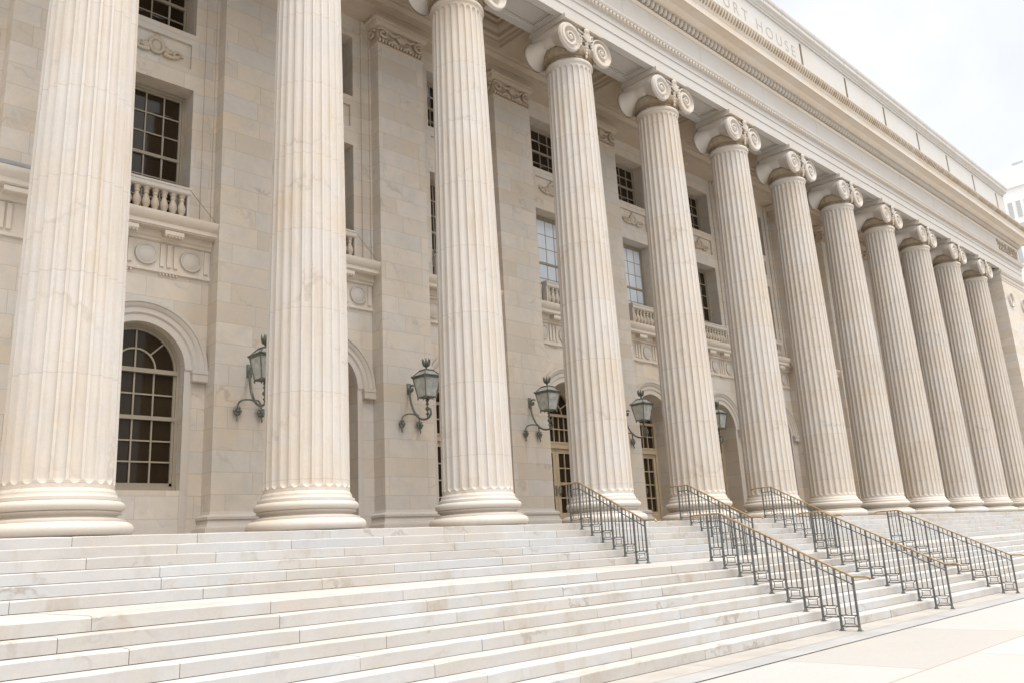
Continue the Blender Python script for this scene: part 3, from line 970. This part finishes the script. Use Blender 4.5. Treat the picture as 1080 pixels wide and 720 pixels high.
for i, kind in kinds.items():
    if kind == 'blank': continue
    cx = S * i + S / 2
    put(door if kind == 'door' else win_arch, cx)
    w = put(win_mid, cx)
    if i in (4, 5): pale_wins.append(w)
    put(win_up, cx); put(balu, cx); put(rel, cx)
for w in pale_wins:
    mb = MB()
    for za, zb_ in ((6.80, 8.215), (8.295, 9.71)):
        mb.box(-0.735, 0.735, YW + 0.463, YW + 0.469, za, zb_)
    mb.build('pale_sheet', M_pale_sheet, w)  # thin pale bluish sheets in front of the dark panes
# stay cables at the balustrade corner
for i in (1, 2):
    cx = S * i + S / 2; mb = MB()
    mb.tube([(cx + 0.82, YW - 0.12, 7.38), (cx + 1.33, YW - 0.34, 6.66)], 0.007, 6)
    mb.build('stay_cable', M_joint, court)

# ------------------------------------------------------------------ wall entablature and porch ceiling
mb = MB()
mb.sweep([(XB, YP + 0.02), (53.4, YP + 0.02)], [(-0.6, 13.622), (0.0, 13.622), (0.0, 13.88), (0.05, 13.885), (0.05, 14.10), (0.10, 14.12), (0.16, 14.20), (0.16, 14.24), (0.26, 14.26), (0.30, 14.36), (0.30, 14.50), (-0.6, 14.50)])
mb.build('wall_cornice', M_porch, court, smooth=35)
ceil = MB()
# architrave beams from each column back to the wall, coffers between
for i in range(0, 13):
    x = S * i
    if i >= 1:
        ceil.box(x - 0.62, x + 0.62, 0.58, YP - 0.1, 14.32, 15.2)
    # coffer of bay i
    if i > 12: continue
    xa, xb, ya, yb = x + 0.62, x + S - 0.62, 0.61, YP - 0.24
    if i == 12: xb = 53.4
    rings = [(-0.02, 14.42), (0.10, 14.42), (0.10, 14.50), (0.20, 14.52), (0.20, 14.66), (0.32, 14.68), (0.36, 14.76), (0.36, 14.88), (0.46, 14.90), (0.46, 15.0)]
    pr_vs = []
    for o, z in rings:
        pr_vs.append([(xa + o, ya + o, z), (xb - o, ya + o, z), (xb - o, yb - o, z), (xa + o, yb - o, z)])
    for k in range(len(rings) - 1):
        for j in range(4):
            ceil.add([pr_vs[k][j], pr_vs[k][(j + 1) % 4], pr_vs[k+1][(j + 1) % 4], pr_vs[k+1][j]], [(0, 1, 2, 3)])
    ceil.add(pr_vs[-1], [(0, 1, 2, 3)])
ceil.box(XB, XE - 0.3, -0.3, YW + 0.2, 15.21, 15.4)
ceil.build('porch_ceiling', M_porch, court)

# ------------------------------------------------------------------ entablature
ent = MB()
prof = [(-1.22, 15.2), (-1.22, ZT), (-1.02, ZT), (-1.02, ZT + 0.12), (-0.22, ZT + 0.12), (-0.22, ZT), (0.0, ZT), (0.0, 14.27), (0.03, 14.275), (0.03, 14.56), (0.06, 14.565), (0.06, 14.77),
        (0.135, 14.785), (0.135, 14.86), (0.19, 14.89), (0.22, 14.94), (0.22, 14.985), (0.03, 15.0), (0.03, 15.87), (-0.3, 15.88)]
path = [(XB, YA), (XE, YA), (XE, 12.0)]
ent.sweep(path, prof)
# soffit: solid blocks over the capitals, sunk moulded panels between them
for i in range(0, 13):
    x = S * i
    if i > 0: ent.box(x - 0.93, x + 0.93, YA + 0.215, YA + 1.025, ZT + 0.003, ZT + 0.14)
    xa, xb = S * i + 0.93, S * (i + 1) - 0.93
    if i == 12: xb = 53.4
    for (o, w_, dz) in ((0.0, 0.05, 0.045), (0.10, 0.035, 0.09)):
        ya, yb = YA + 0.22 + o, YA + 1.02 - o
        for (x0, x1, y0, y1) in ((xa + o, xb - o, ya, ya + w_), (xa + o, xb - o, yb - w_, yb),
                                 (xa + o, xa + o + w_, ya + w_, yb - w_), (xb - o - w_, xb - o, ya + w_, yb - w_)):
            ent.box(x0, x1, y0, y1, ZT + dz, ZT + 0.13)
enta = ent.build('entablature', M_frieze, court)
cn = MB()
cprof = [(-0.1, 15.862), (0.05, 15.865), (0.075, 15.89), (0.10, 15.93), (0.10, 15.965), (0.05, 15.97), (0.05, 16.235), (0.27, 16.24), (0.27, 16.30),
        (0.36, 16.34), (0.42, 16.40), (0.72, 16.41), (0.74, 16.37), (0.77, 16.37), (0.77, 16.60), (0.79, 16.62), (0.80, 16.65), (0.82, 16.68), (0.90, 16.78), (0.96, 16.90), (0.97, 16.98), (0.2, 17.15)]
cn.sweep(path, cprof)
cn.build('cornice', M_corn, enta)
# joints on frieze blocks
jt = MB()
x = 2.0
while x < XE - 1:
    jt.box(x, x + 0.005, YA - 0.0325, YA + 0.02, 15.02, 15.86); x += 4.2
jt.build('joint', M_joint, enta)
# bead moulding along the architrave top
bd = MB(); x = 3.0
while x < XE:
    bd.ball((x, YA - 0.155, 14.825), 0.052, 0.06, 0.06, 6, 5)
    x += 0.165
bd.build('bead_trim', M_corn, enta, smooth=60)
# egg and dart under the corona
eg = MB(); x = 3.0
while x < XE + 0.05:
    eg.ball((x, YA - 0.13, 16.115), 0.074, 0.14, 0.14, 8, 6)
    eg.prism_x([(YA - 0.21, 16.22), (YA - 0.06, 16.22), (YA - 0.06, 15.98), (YA - 0.10, 15.98)], x + 0.104, x + 0.12)
    x += 0.224
eg.build('egg_moulding', M_trim, enta, smooth=60)
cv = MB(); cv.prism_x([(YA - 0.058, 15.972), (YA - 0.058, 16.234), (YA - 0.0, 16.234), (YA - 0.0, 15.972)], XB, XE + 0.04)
cv.build('cove', M_stain_shade, enta)  # dark strip paints the shade in the gaps between the eggs
# carved leaves on the sima
lf = MB(); x = 3.0; lr_ = random.Random(4)
while x < XE + 0.85:
    z0, z1 = 16.70, 16.94
    y0, y1 = YA - 0.835, YA - 0.95
    q = lr_.uniform(0.8, 1.15)
    lf.tube([(x, y0 - 0.01, z0), (x, y0 - 0.06, (z0 + z1) / 2), (x, y1 - 0.015, z1)], [0.035 * q, 0.062 * q, 0.02], 6)
    lf.tube([(x + .085, y0 - 0.01, z0 + .04), (x + .085, y1 - 0.0, z1)], [0.012, 0.035], 5)
    x += 0.17
lf.build('leaf_moulding', M_stain_shade, enta, smooth=60)
# carved foliage at the far end of the frieze
fo = MB(); rnd = random.Random(3)
for k in range(120):
    x = 54.0 + rnd.random() * 3.7; z = 15.1 + rnd.random() * 0.7
    fo.ball((x, YA - 0.04, z), 0.05 + 0.08 * rnd.random(), 0.06, 0.04 + 0.06 * rnd.random(), 7, 5)
fo.build('foliage_relief', M_stain_shade, enta, smooth=60)

# ------------------------------------------------------------------ attic
YT = YA + 0.17
at = MB()
at.sweep([(XB, YT), (XE + 0.25, YT), (XE + 0.25, 12.0)], [(0.0, 16.8), (0.0, 19.75)])
attic = at.build('attic_storey', M_attic, court)
cp = MB()
cp.sweep([(XB, YT), (XE + 0.25, YT), (XE + 0.25, 12.0)], [(-0.1, 19.74), (0.05, 19.745), (0.05, 19.84), (0.09, 19.86), (0.12, 19.94), (0.20, 19.98), (0.22, 20.00), (0.22, 20.16), (0.25, 20.18), (0.27, 20.22), (0.27, 20.34), (0.24, 20.36), (-0.6, 20.5), (-6.0, 20.5)])
cp.build('coping', M_attic, attic, smooth=30)
cj = MB(); x = 4.0
while x < XE:
    cj.box(x, x + 0.012, YT - 0.275, YT - 0.02, 19.85, 20.36) if False else None
    x += 2.1
for k in range(7, 14):
    x = S * k + S / 2
    if x > XE - 1: break
    sl = MB(); sl.box(x - 0.075, x + 0.075, YT - 0.012, YT + 0.1, 17.0, 19.6)
    sl.build('attic_slot', M_shadow, attic)
cl = MB(); x = 3.1
while x < XE:
    cl.box(x, x + 0.014, YT - 0.2735, YT - 0.24, 20.225, 20.335)
    cl.box(x, x + 0.014, YT - 0.2235, YT - 0.19, 20.005, 20.155)
    x += 1.4
cl.build('joint', M_joint, attic)
# inscription
def text_mesh(body, size, x, z, space):
    cu = bpy.data.curves.new('lettering', 'FONT')
    cu.body = body; cu.size = size; cu.extrude = 0.001; cu.space_character = space
    cu.align_x = 'LEFT'; cu.align_y = 'CENTER'; cu.offset = -0.006
    tmp = bpy.data.objects.new('lettering', cu); COL.objects.link(tmp)
    bpy.context.view_layer.update()
    me = bpy.data.meshes.new_from_object(tmp.evaluated_get(bpy.context.evaluated_depsgraph_get()))
    bpy.data.objects.remove(tmp)
    me.materials.clear(); me.materials.append(M_letter)
    ob = bpy.data.objects.new('lettering', me); COL.objects.link(ob)
    ob.parent = attic; ob.rotation_euler = (pi / 2, 0, 0); ob.location = (x, YT - 0.005, z)
    return ob
ins = text_mesh('COURT HOUSE', 0.72, 23.9, 18.95, 1.45)
xs = [v.co.x for v in ins.data.vertices]
ins.scale.x = (30.95 - 23.9) / (max(xs) - 0.0)

# ------------------------------------------------------------------ right end block
eb = MB()
eb.box(53.5, XE - 0.05, YA + 0.012, YW + 0.2, 0.0, 13.25)
end = eb.build('end_pavilion', M_wall, court)
e2 = MB()
path = [(53.5, YW), (53.5, YA + 0.012), (XE - 0.05, YA + 0.012), (XE - 0.05, YW)]
e2.sweep(path, [(0.0, 13.2), (0.03, 13.21), (0.03, 13.26), (0.0, 13.27), (0.0, 13.60), (0.05, 13.62), (0.09, 13.70), (0.12, 13.72), (0.12, 13.80), (0.02, 13.82), (0.005, 13.928)])
e3 = MB(); e3.sweep(path, [(0.16, 0.0), (0.16, 0.2), (0.10, 0.28), (0.08, 0.38), (0.10, 0.42), (0.06, 0.48), (0.0, 0.55)])
for k in range(14):
    x = 53.65 + 0.31 * k
    e2.ball((x, YA - 0.0, 13.43), 0.11, 0.05, 0.12, 8, 6)
e2.build('anta_capital', M_trim, end, smooth=40); e3.build('anta_base', M_trim, end, smooth=40)
for x in (54.5, 56.9):
    w_ = MB(); pts = []
    for k in range(33):
        a = 2 * pi * k / 32; pts.append((0.40 * cos(a), 0, 0.40 * sin(a)))
    w_.tube(pts, 0.07, 8, caps=False)
    for k in range(24):
        a = 2 * pi * k / 24
        w_.ball((0.41 * cos(a), -0.05, 0.41 * sin(a)), 0.06, 0.05, 0.06, 6, 5)
    o = w_.build('wreath', M_trim, end, smooth=60); o.location = (x, YA - 0.01, 12.15)

# ------------------------------------------------------------------ stairs
stairs = empty('stairs', (0, YS, 0)); stairs['kind'] = 'structure'
stairs['label'] = 'wide white marble steps in two flights below the colonnade'
XR = 60.0
def step_mesh(y0, y1, z0, z1, warm):
    mb = MB(); rnd = random.Random(int(z0 * 1000) + 5)
    x = XB - rnd.random() * 2
    g = 0.007
    while x < XR:
        L = 1.7 + rnd.random() * 0.9
        mb.t = rnd.random() * (0.55 if warm else 1.0) if rnd.random() < 0.8 else rnd.random()
        dz = (rnd.random() - 0.5) * 0.004; dy = (rnd.random() - 0.5) * 0.006
        c = 0.008 + rnd.random() * 0.006
        a, b = x + g / 2, x + L - g / 2
        nseg = 9; rows_ = []
        for q in range(nseg + 1):
            w1 = rnd.uniform(-0.0035, 0.0035); w2 = rnd.uniform(-0.003, 0.002); cc = c + rnd.random() * 0.006
            if q in (0, nseg): cc += 0.006; w2 -= 0.003
            rows_.append([(y0 + dy + w1 * 0.5, z0 + 0.007), (y0 + dy + w1, z1 + dz - cc), (y0 + dy + w1 + cc * 0.35, z1 + dz - cc * 0.3 + w2), (y0 + dy + cc + 0.004, z1 + dz + w2), (y0 + 0.12, z1 + dz), (y1, z1 + dz), (y1, z0 + 0.007)])
        vs_ = []; fs_ = []; kp = 7
        for q in range(nseg + 1):
            xx = a + (b - a) * q / nseg
            vs_ += [(xx, yy, zz) for yy, zz in rows_[q]]
        for q in range(nseg):
            for j in range(kp): fs_.append((q * kp + j, q * kp + (j + 1) % kp, (q + 1) * kp + (j + 1) % kp, (q + 1) * kp + j))
        fs_ += [tuple(range(kp)), tuple(range(nseg * kp, nseg * kp + kp))]
        mb.add(vs_, fs_)
        x += L
    mb.t = 0.1
    # setting bed behind the blocks
    return mb
steps = []
for k in range(6):
    y0 = YS - k * T1; y1 = YS - (k - 1) * T1 + 0.05 if k else YS + 0.62
    steps.append((y0, y1, -(k + 1) * H1, -k * H1, k == 0))
for k in range(8):
    y0 = YL - k * T2
    y1 = YL - (k - 1) * T2 + 0.05 if k else YS - 5 * T1 + 0.05
    z1 = ZL - k * H2
    steps.append((y0, y1, z1 - H2, z1, True))
for (y0, y1, z0, z1, w_) in steps:
    o = step_mesh(y0, y1, z0, z1, w_).build('step', M_step, stairs)
    o.matrix_parent_inverse = Matrix.Translation((0, -YS, 0))
bk = MB()
for (y0, y1, z0, z1, w_) in steps:
    bk.box(XB, XR, y0 + 0.018, y1 + 0.3, z0 - 0.1, z1 - 0.012)
o = bk.build('setting_bed', M_joint, stairs); o.matrix_parent_inverse = Matrix.Translation((0, -YS, 0))

# ------------------------------------------------------------------ ground
YB = YL - 7 * T2          # foot of the stairs
g1 = MB(); quad(g1, (-300, -300, G - 0.012), (400, -300, G - 0.012), (400, 300, G - 0.012), (-300, 300, G - 0.012))
gr = g1.build('ground', M_conc); gr['kind'] = 'structure'; gr['label'] = 'pale concrete plaza slabs in front of the steps'
def strip(name, y0, y1, m, dz, L, label):
    mb = MB(); x = XB; rnd = random.Random(9)
    while x < XR + 20:
        l_ = L * (0.9 + 0.2 * rnd.random())
        quad(mb, (x + .004, y0, G + dz), (x + l_ - .004, y0, G + dz), (x + l_ - .004, y1, G + dz), (x + .004, y1, G + dz)); x += l_
    o = mb.build(name, m); o['kind'] = 'structure'; o['label'] = label
    return o
strip('pavement', YB - 0.52, YB + 0.1, M_edge, 0.0, 1.8, 'beige stone pavement strip along the foot of the steps')
strip('path', YB - 0.95, YB - 0.53, M_kerb, 0.0, 2.6, 'grey granite strip between the steps and the plaza')

# ------------------------------------------------------------------ lanterns
def lantern():
    root = empty('wall_lantern', (0, 0, 0))
    a = MB()
    # main S-curved arm in the plane x = 0; y is negative outwards, z from the rosettes
    pts = []
    for k in range(14):   # scroll at the wall
        t = k / 13; an = -1.2 * pi + t * 2.0 * pi; r = 0.03 + 0.075 * t
        pts.append((0, -0.13 + r * cos(an), 0.90 + r * sin(an)))
    ctl = [Vector((0, -0.03, 0.88)), Vector((0, -0.07, 0.62)), Vector((0, -0.18, 0.36)), Vector((0, -0.36, 0.17)), Vector((0, -0.56, 0.09)), Vector((0, -0.74, 0.10)), Vector((0, -0.84, 0.18)), Vector((0, -0.83, 0.29)), Vector((0, -0.76, 0.33))]
    def cr(c, n=6):
        out = []
        for i in range(len(c) - 1):
            p0, p1, p2, p3 = c[max(i-1, 0)], c[i], c[i+1], c[min(i+2, len(c)-1)]
            for k in range(n):
                t = k / n
                out.append(0.5 * ((2 * p1) + (-p0 + p2) * t + (2*p0 - 5*p1 + 4*p2 - p3) * t*t + (-p0 + 3*p1 - 3*p2 + p3) * t**3))
        out.append(c[-1]); return out
    a.tube(pts, 0.022, 8)
    a.tube(cr(ctl), 0.027, 8)
    a.box(-0.06, 0.06, -0.02, 0.0, 0.78, 1.06)
    a.ball((0, -0.13, 0.90), 0.035, 0.035, 0.035)
    a.ball((0, -0.72, 0.32), 0.055, 0.055, 0.055)
    a.tube([(0, -0.72, 0.1), (0, -0.72, 0.60)], [0.02, 0.02], 8)
    for zz in (0.2, 0.44, 0.52): a.ball((0, -0.72, zz), 0.045, 0.045, 0.03)
    br = a.build('arm', M_bronze, root, smooth=50)
    for sx in (-1, 1):
        b = MB()
        c = [Vector((0, -0.30, 0.21)), Vector((sx * 0.06, -0.24, 0.26)), Vector((sx * 0.16, -0.14, 0.27)), Vector((sx * 0.24, -0.07, 0.22)), Vector((sx * 0.27, -0.05, 0.10)), Vector((sx * 0.27, -0.05, 0.0))]
        b.tube(cr(c), 0.019, 8)
        ob = b.build('side_scroll', M_bronze, root, smooth=50)
        b = MB()
        for k in range(6):
            an = 2 * pi * k / 6
            b.ball((sx * 0.27 + 0.06 * cos(an), -0.06, 0.04 + 0.06 * sin(an)), 0.042, 0.035, 0.042, 8, 6)
        b.ball((sx * 0.27, -0.10, 0.04), 0.035, 0.03, 0.035, 8, 6)
        b.tube([(sx * 0.27, -0.05, -0.02), (sx * 0.275, -0.06, -0.10), (sx * 0.285, -0.07, -0.15), (sx * 0.265, -0.07, -0.17)], [0.02, 0.018, 0.016, 0.012], 6)
        b.tube([(sx * 0.27, -0.02, 0.04), (sx * 0.27, 0.0, 0.04)], 0.04, 8)
        b.build('rosette', M_bronze, root, smooth=50)
    # lantern cage: square, tapering downwards
    def ring(hw, z): return [(-hw, -0.72 - hw, z), (hw, -0.72 - hw, z), (hw, -0.72 + hw, z), (-hw, -0.72 + hw, z)]
    hb, he, hr = 0.155, 0.235, 0.12
    zb, ze, zr = 0.60, 1.07, 1.25
    f = MB()
    for (h, z, r) in ((hb, zb, 0.017), (he, ze, 0.022), (he + 0.015, ze + 0.035, 0.018), (hr, zr, 0.017)):
        q = ring(h, z)
        for k in range(4): f.tube([q[k], q[(k + 1) % 4]], r, 6)
    qb, qe, qr = ring(hb, zb), ring(he, ze), ring(hr, zr)
    qe2 = ring(he + 0.015, ze + 0.035)
    for k in range(4):
        f.tube([qb[k], qe[k]], 0.014, 6); f.tube([qe2[k], qr[k]], 0.013, 6)
        f.ball(qe2[k], 0.03, 0.03, 0.03, 8, 6)
        f.ball((qb[k][0], qb[k][1], qb[k][2] - 0.03), 0.02, 0.02, 0.035, 8, 6)
        m0 = tuple((qb[k][i] + qb[(k+1) % 4][i]) / 2 for i in range(3))
        f.tube([m0, (m0[0], m0[1], m0[2] - 0.05)], 0.01, 6)
    f.add(ring(hb, zb), [(0, 1, 2, 3)]); f.add(ring(hr, zr), [(0, 1, 2, 3)])
    cage = f.build('cage', M_bronze, root, smooth=50)
    gl = MB()
    i_ = 0.006
    a1, a2, a3 = ring(hb - i_, zb + .005), ring(he - i_, ze), ring(hr - i_, zr - .005)
    for k in range(4):
        gl.add([a1[k], a1[(k+1) % 4], a2[(k+1) % 4], a2[k]], [(0, 1, 2, 3)])
    gl.build('glass', M_lglass, root)
    rf = MB(); a2 = ring(he + .01, ze + 0.03)
    for k in range(4):
        rf.add([a2[k], a2[(k+1) % 4], a3[(k+1) % 4], a3[k]], [(0, 1, 2, 3)])
    rf.build('roof', M_lglass, root)
    fn = MB()
    fn.tube([(0, -0.72, zr), (0, -0.72, zr + 0.09)], [0.03, 0.014], 8)
    fn.ball((0, -0.72, zr + 0.08), 0.03, 0.03, 0.02)
    for k in range(8):
        an = 2 * pi * k / 8; ca, sa = cos(an), sin(an)
        fn.tube([(0, -0.72, zr + 0.09), (0.065 * ca, -0.72 + 0.065 * sa, zr + 0.13), (0.085 * ca, -0.72 + 0.085 * sa, zr + 0.20), (0.10 * ca, -0.72 + 0.10 * sa, zr + 0.29)], [0.014, 0.022, 0.02, 0.006], 6)
    fn.tube([(0, -0.72, zr + 0.09), (0, -0.72, zr + 0.22), (0, -0.72, zr + 0.30)], [0.03, 0.035, 0.008], 8)
    fn.build('finial', M_bronze, root, smooth=50)
    return root
lan = lantern()
lan_labels = {
    2: 'bronze wall lantern half hidden behind the thick column right of the arched window',
    3: 'bronze wall lantern in full view on the pilaster between the second and third columns',
    4: 'bronze wall lantern whose glass overlaps the first arched doorway right of the third column',
    5: 'bronze wall lantern just right of the fourth column, in front of a tall glazed door',
    6: 'smallest bronze wall lantern, inside the shadowed arch between the fifth and sixth columns'}
for i in (2, 3, 4, 5, 6):
    o = lan if i == 2 else copy_tree(lan)
    o.location = (S * i, YP, 2.55)
    o['label'] = lan_labels[i]; o['category'] = 'wall lantern'; o['group'] = 'bronze lanterns on the courthouse wall'

# ------------------------------------------------------------------ stair railings
def railing(posts, curl=0.34):
    """posts: list of (y, z) feet going down the stair; local x = 0"""
    y0, z0 = posts[0]
    root = empty('stair_railing', (0, 0, 0))
    Hh = 0.88
    P = [(y - y0, z - z0) for y, z in posts]
    n = len(P)
    # top line: level over the first pair, falling with the stair, level past the last
    tops = []
    slope_z = []
    for k, (y, z) in enumerate(P):
        tops.append(z + Hh)
    tops[0] = Hh
    tops[1] = Hh - 0.015
    # straight fall between post 1 and last
    ya, yb = P[1][0], P[-1][0]
    za, zb = Hh, P[-1][1] + Hh - 0.01
    def top(y):
        if y >= ya: return Hh
        if y <= yb: return zb
        return za + (zb - za) * (y - ya) / (yb - ya)
    # handrail
    hr = MB()
    pts = [(0, 0.36, Hh - 0.055), (0, 0.33, Hh - 0.03), (0, 0.26, Hh - 0.005), (0, 0.1, Hh), (0, ya, Hh), (0, yb, zb), (0, yb - 0.22, zb - 0.003), (0, yb - 0.28, zb - 0.012), (0, yb - 0.30, zb - 0.035), (0, yb - 0.285, zb - 0.05)]
    hr.tube(pts, 0.019, 10)
    hr.build('handrail', M_brass, root, smooth=50)
    lr = MB()
    d = 0.135
    lr.tube([(0, P[0][0], Hh - d), (0, ya, Hh - d), (0, yb + 0.05, zb - d + 0.03), (0, yb, zb - d)], 0.013, 6)
    lr.build('lower_rail', M_iron, root, smooth=50)
    pm = None
    for k, (y, z) in enumerate(P):
        m = MB(); t = 0.0165
        m.box(-t, t, y - t, y + t, z, top(y) - 0.01)
        m.box(-0.04, 0.04, y - 0.04, y + 0.04, z, z + 0.012)
        m.lathe([(0.035, z + 0.012), (0.028, z + 0.04), (0.018, z + 0.06)], 8, (0, y))
        m.build('post', M_iron, root)
    for k in range(n - 1):
        y1_, zz = P[k]; y2_, z2 = P[k + 1]
        zb_ = zz + 0.07; zt_ = zz + 0.25
        ya_, yb_ = y1_ - 0.017, y2_ + 0.017
        m = MB(); r = 0.009
        m.box(-0.011, 0.011, yb_, ya_, zb_ - r, zb_ + r); m.box(-0.011, 0.011, yb_, ya_, zt_ - r, zt_ + r)
        iy, iz = 0.055, 0.042
        q = [(0, ya_ - iy, zb_ + iz), (0, yb_ + iy, zb_ + iz), (0, yb_ + iy, zt_ - iz), (0, ya_ - iy, zt_ - iz)]
        w = [(0, ya_, zb_), (0, yb_, zb_), (0, yb_, zt_), (0, ya_, zt_)]
        for j in range(4):
            m.tube([q[j], q[(j + 1) % 4]], 0.008, 5); m.tube([q[j], w[j]], 0.007, 5)
        m.build('panel', M_iron, root)
        for f in (1 / 3, 2 / 3):
            y = y1_ + (y2_ - y1_) * f
            m = MB(); m.box(-0.008, 0.008, y - 0.008, y + 0.008, zt_, top(y) - 0.01)
            m.build('baluster', M_iron, root)
    return root
up_posts = [(YS + 0.16, 0)] + [(YS - k * T1 - 0.14, -(k + 1) * H1) for k in range(6)] + [(YS - 6 * T1 - 0.14, ZL)]
lo_posts = [(YL + 0.14, ZL)] + [(YL - k * T2 - 0.14, ZL - (k + 1) * H2) for k in range(8)] + [(YL - 8 * T2 - 0.14, G)]
lo_posts[-2] = (lo_posts[-2][0], G)
XRAIL = (14.5, 18.7, 22.9)
rail_labels = {
    ('u', 0): 'short dark railing with brass handrail on the upper flight, in front of the fourth column',
    ('u', 1): 'short dark railing on the upper flight, starting before the fifth column base',
    ('u', 2): 'short dark railing on the upper flight, starting before the sixth column base',
    ('l', 0): 'long brass-topped railing on the lower flight, nearest the camera, lowest in view',
    ('l', 1): 'long brass-topped railing on the lower flight, middle one of the three',
    ('l', 2): 'long brass-topped railing on the lower flight, farthest along the steps at the right edge'}
ru = railing(up_posts); rl = railing(lo_posts)
for k, x in enumerate(XRAIL):
    o = ru if k == 0 else copy_tree(ru)
    o.location = (x, up_posts[0][0], 0.0); o['label'] = rail_labels[('u', k)]; o['category'] = 'stair railing'; o['group'] = 'short railings on the upper flight'
    o = rl if k == 0 else copy_tree(rl)
    o.location = (x, lo_posts[0][0], ZL); o['label'] = rail_labels[('l', k)]; o['category'] = 'stair railing'; o['group'] = 'long railings on the lower flight'

# ------------------------------------------------------------------ distant tower
tower = empty('office_tower', (180, 30, G), 'white modern office tower with narrow windows far behind the courthouse cornice', 'building')
def tbox(name, m, x0, x1, y0, y1, z0, z1):
    b = MB(); b.box(x0 - 180, x1 - 180, y0 - 30, y1 - 30, z0 - G, z1 - G)
    return b.build(name, m, tower)
tbox('wall', M_tower, 180, 205, -5, 62, G, 68.0)
tbox('parapet', M_tower, 179.7, 205.3, -5.3, 62.3, 63.6, 66.6)
tbox('roof_vent', M_twin, 181, 182.4, 23.2, 25.2, 68, 68.9)
b = MB(); b.tube([(4, -8.0, 68 - G), (4, -8.0, 76 - G)], 0.12, 6); b.build('mast', M_tower, tower)
w0 = None
for r in range(3):
    for k in range(8):
        y = 19.2 + 1.45 * k; z = 57.4 - r * 4.6
        if w0 is None: w0 = tbox('window', M_twin, 179.9, 180.2, y, y + 0.75, z, z + 3.3)
        else:
            o = link_copy(w0, tower); o.location = (0, 1.45 * k, -r * 4.6)

# ------------------------------------------------------------------ camera
cam = bpy.data.cameras.new('camera'); co = bpy.data.objects.new('camera', cam); COL.objects.link(co)
R = [[0.7232552912168473, -0.12984757289248883, -0.6782635118748193], [-0.6884299023323786, -0.21302440086950608, -0.6933144122321558], [-0.05446148456905261, 0.9683802003594031, -0.24346197701164154]]
R = [[R[0][0], R[0][1], R[0][2]], R[1], R[2]]
mw = Matrix([R[0] + [0.3710193], R[1] + [-13.8295441], R[2] + [-0.5283138], [0, 0, 0, 1]])
co.matrix_world = mw
cam.sensor_width = 36; cam.lens = 29.2584; cam.clip_start = 0.1; cam.clip_end = 2000
scene.camera = co

# ------------------------------------------------------------------ light
world = bpy.data.worlds.new('World'); scene.world = world; world.use_nodes = True
N = NT(world.node_tree)
bg = world.node_tree.nodes['Background']
sky = N.n('ShaderNodeTexSky'); sky.sky_type = 'NISHITA'; sky.sun_disc = False
SUN_EL, SUN_AZ = radians(73), radians(180)
sky.sun_elevation = SUN_EL; sky.sun_rotation = SUN_AZ
sky.air_density = 1.0; sky.dust_density = 3.0; sky.ozone_density = 1.0
tc = N.n('ShaderNodeTexCoord')
cln = N.noise(tc.outputs['Generated'], 2.2, 6, 0.6, 0.8)
cfac = N.ramp(cln, [(0.30, 0.80), (0.62, 0.97)])
# cloud layer: brighter round the sun (behind the camera), thinner and bluish elsewhere
dp = N.n('ShaderNodeVectorMath'); dp.operation = 'DOT_PRODUCT'
nv = N.n('ShaderNodeVectorMath'); nv.operation = 'NORMALIZE'; N.l(tc.outputs['Generated'], nv.inputs[0])
N.l(nv.outputs[0], dp.inputs[0])
dp.inputs[1].default_value = (sin(SUN_AZ) * cos(SUN_EL), cos(SUN_AZ) * cos(SUN_EL), sin(SUN_EL))
glow = N.ramp(dp.outputs['Value'], [(0.5, 0.0), (0.95, 1.0)])
thin = N.mix(N.ramp(N.noise(tc.outputs['Generated'], 3.5, 6, 0.6, 0.6), [(0.35, 0.0), (0.65, 1.0)]), (4.3, 4.42, 4.62), (4.8, 4.85, 4.9))
cloud = N.mix(glow, thin, (18.2, 18.0, 17.8))
cl = N.mix(cfac, sky.outputs[0], cloud)
N.l(cl, bg.inputs['Color']); bg.inputs['Strength'].default_value = 0.12
sun = bpy.data.lights.new('sun', 'SUN'); so = bpy.data.objects.new('sun', sun); COL.objects.link(so)
sun.energy = 1.6; sun.angle = radians(35); sun.color = (1.0, 0.975, 0.94)
# direction to the sun from the sky's own convention
dv = Vector((sin(SUN_AZ) * cos(SUN_EL), cos(SUN_AZ) * cos(SUN_EL), sin(SUN_EL)))
so.rotation_euler = dv.to_track_quat('Z', 'Y').to_euler()
so.location = (20, -40, 40)

vs = scene.view_settings
vs.view_transform = 'Standard'; vs.look = 'None'; vs.gamma = 1.0; vs.use_curve_mapping = False
vs.exposure = 0.88
scene.render.engine = 'CYCLES'
scene.cycles.max_bounces = 8; scene.cycles.diffuse_bounces = 5
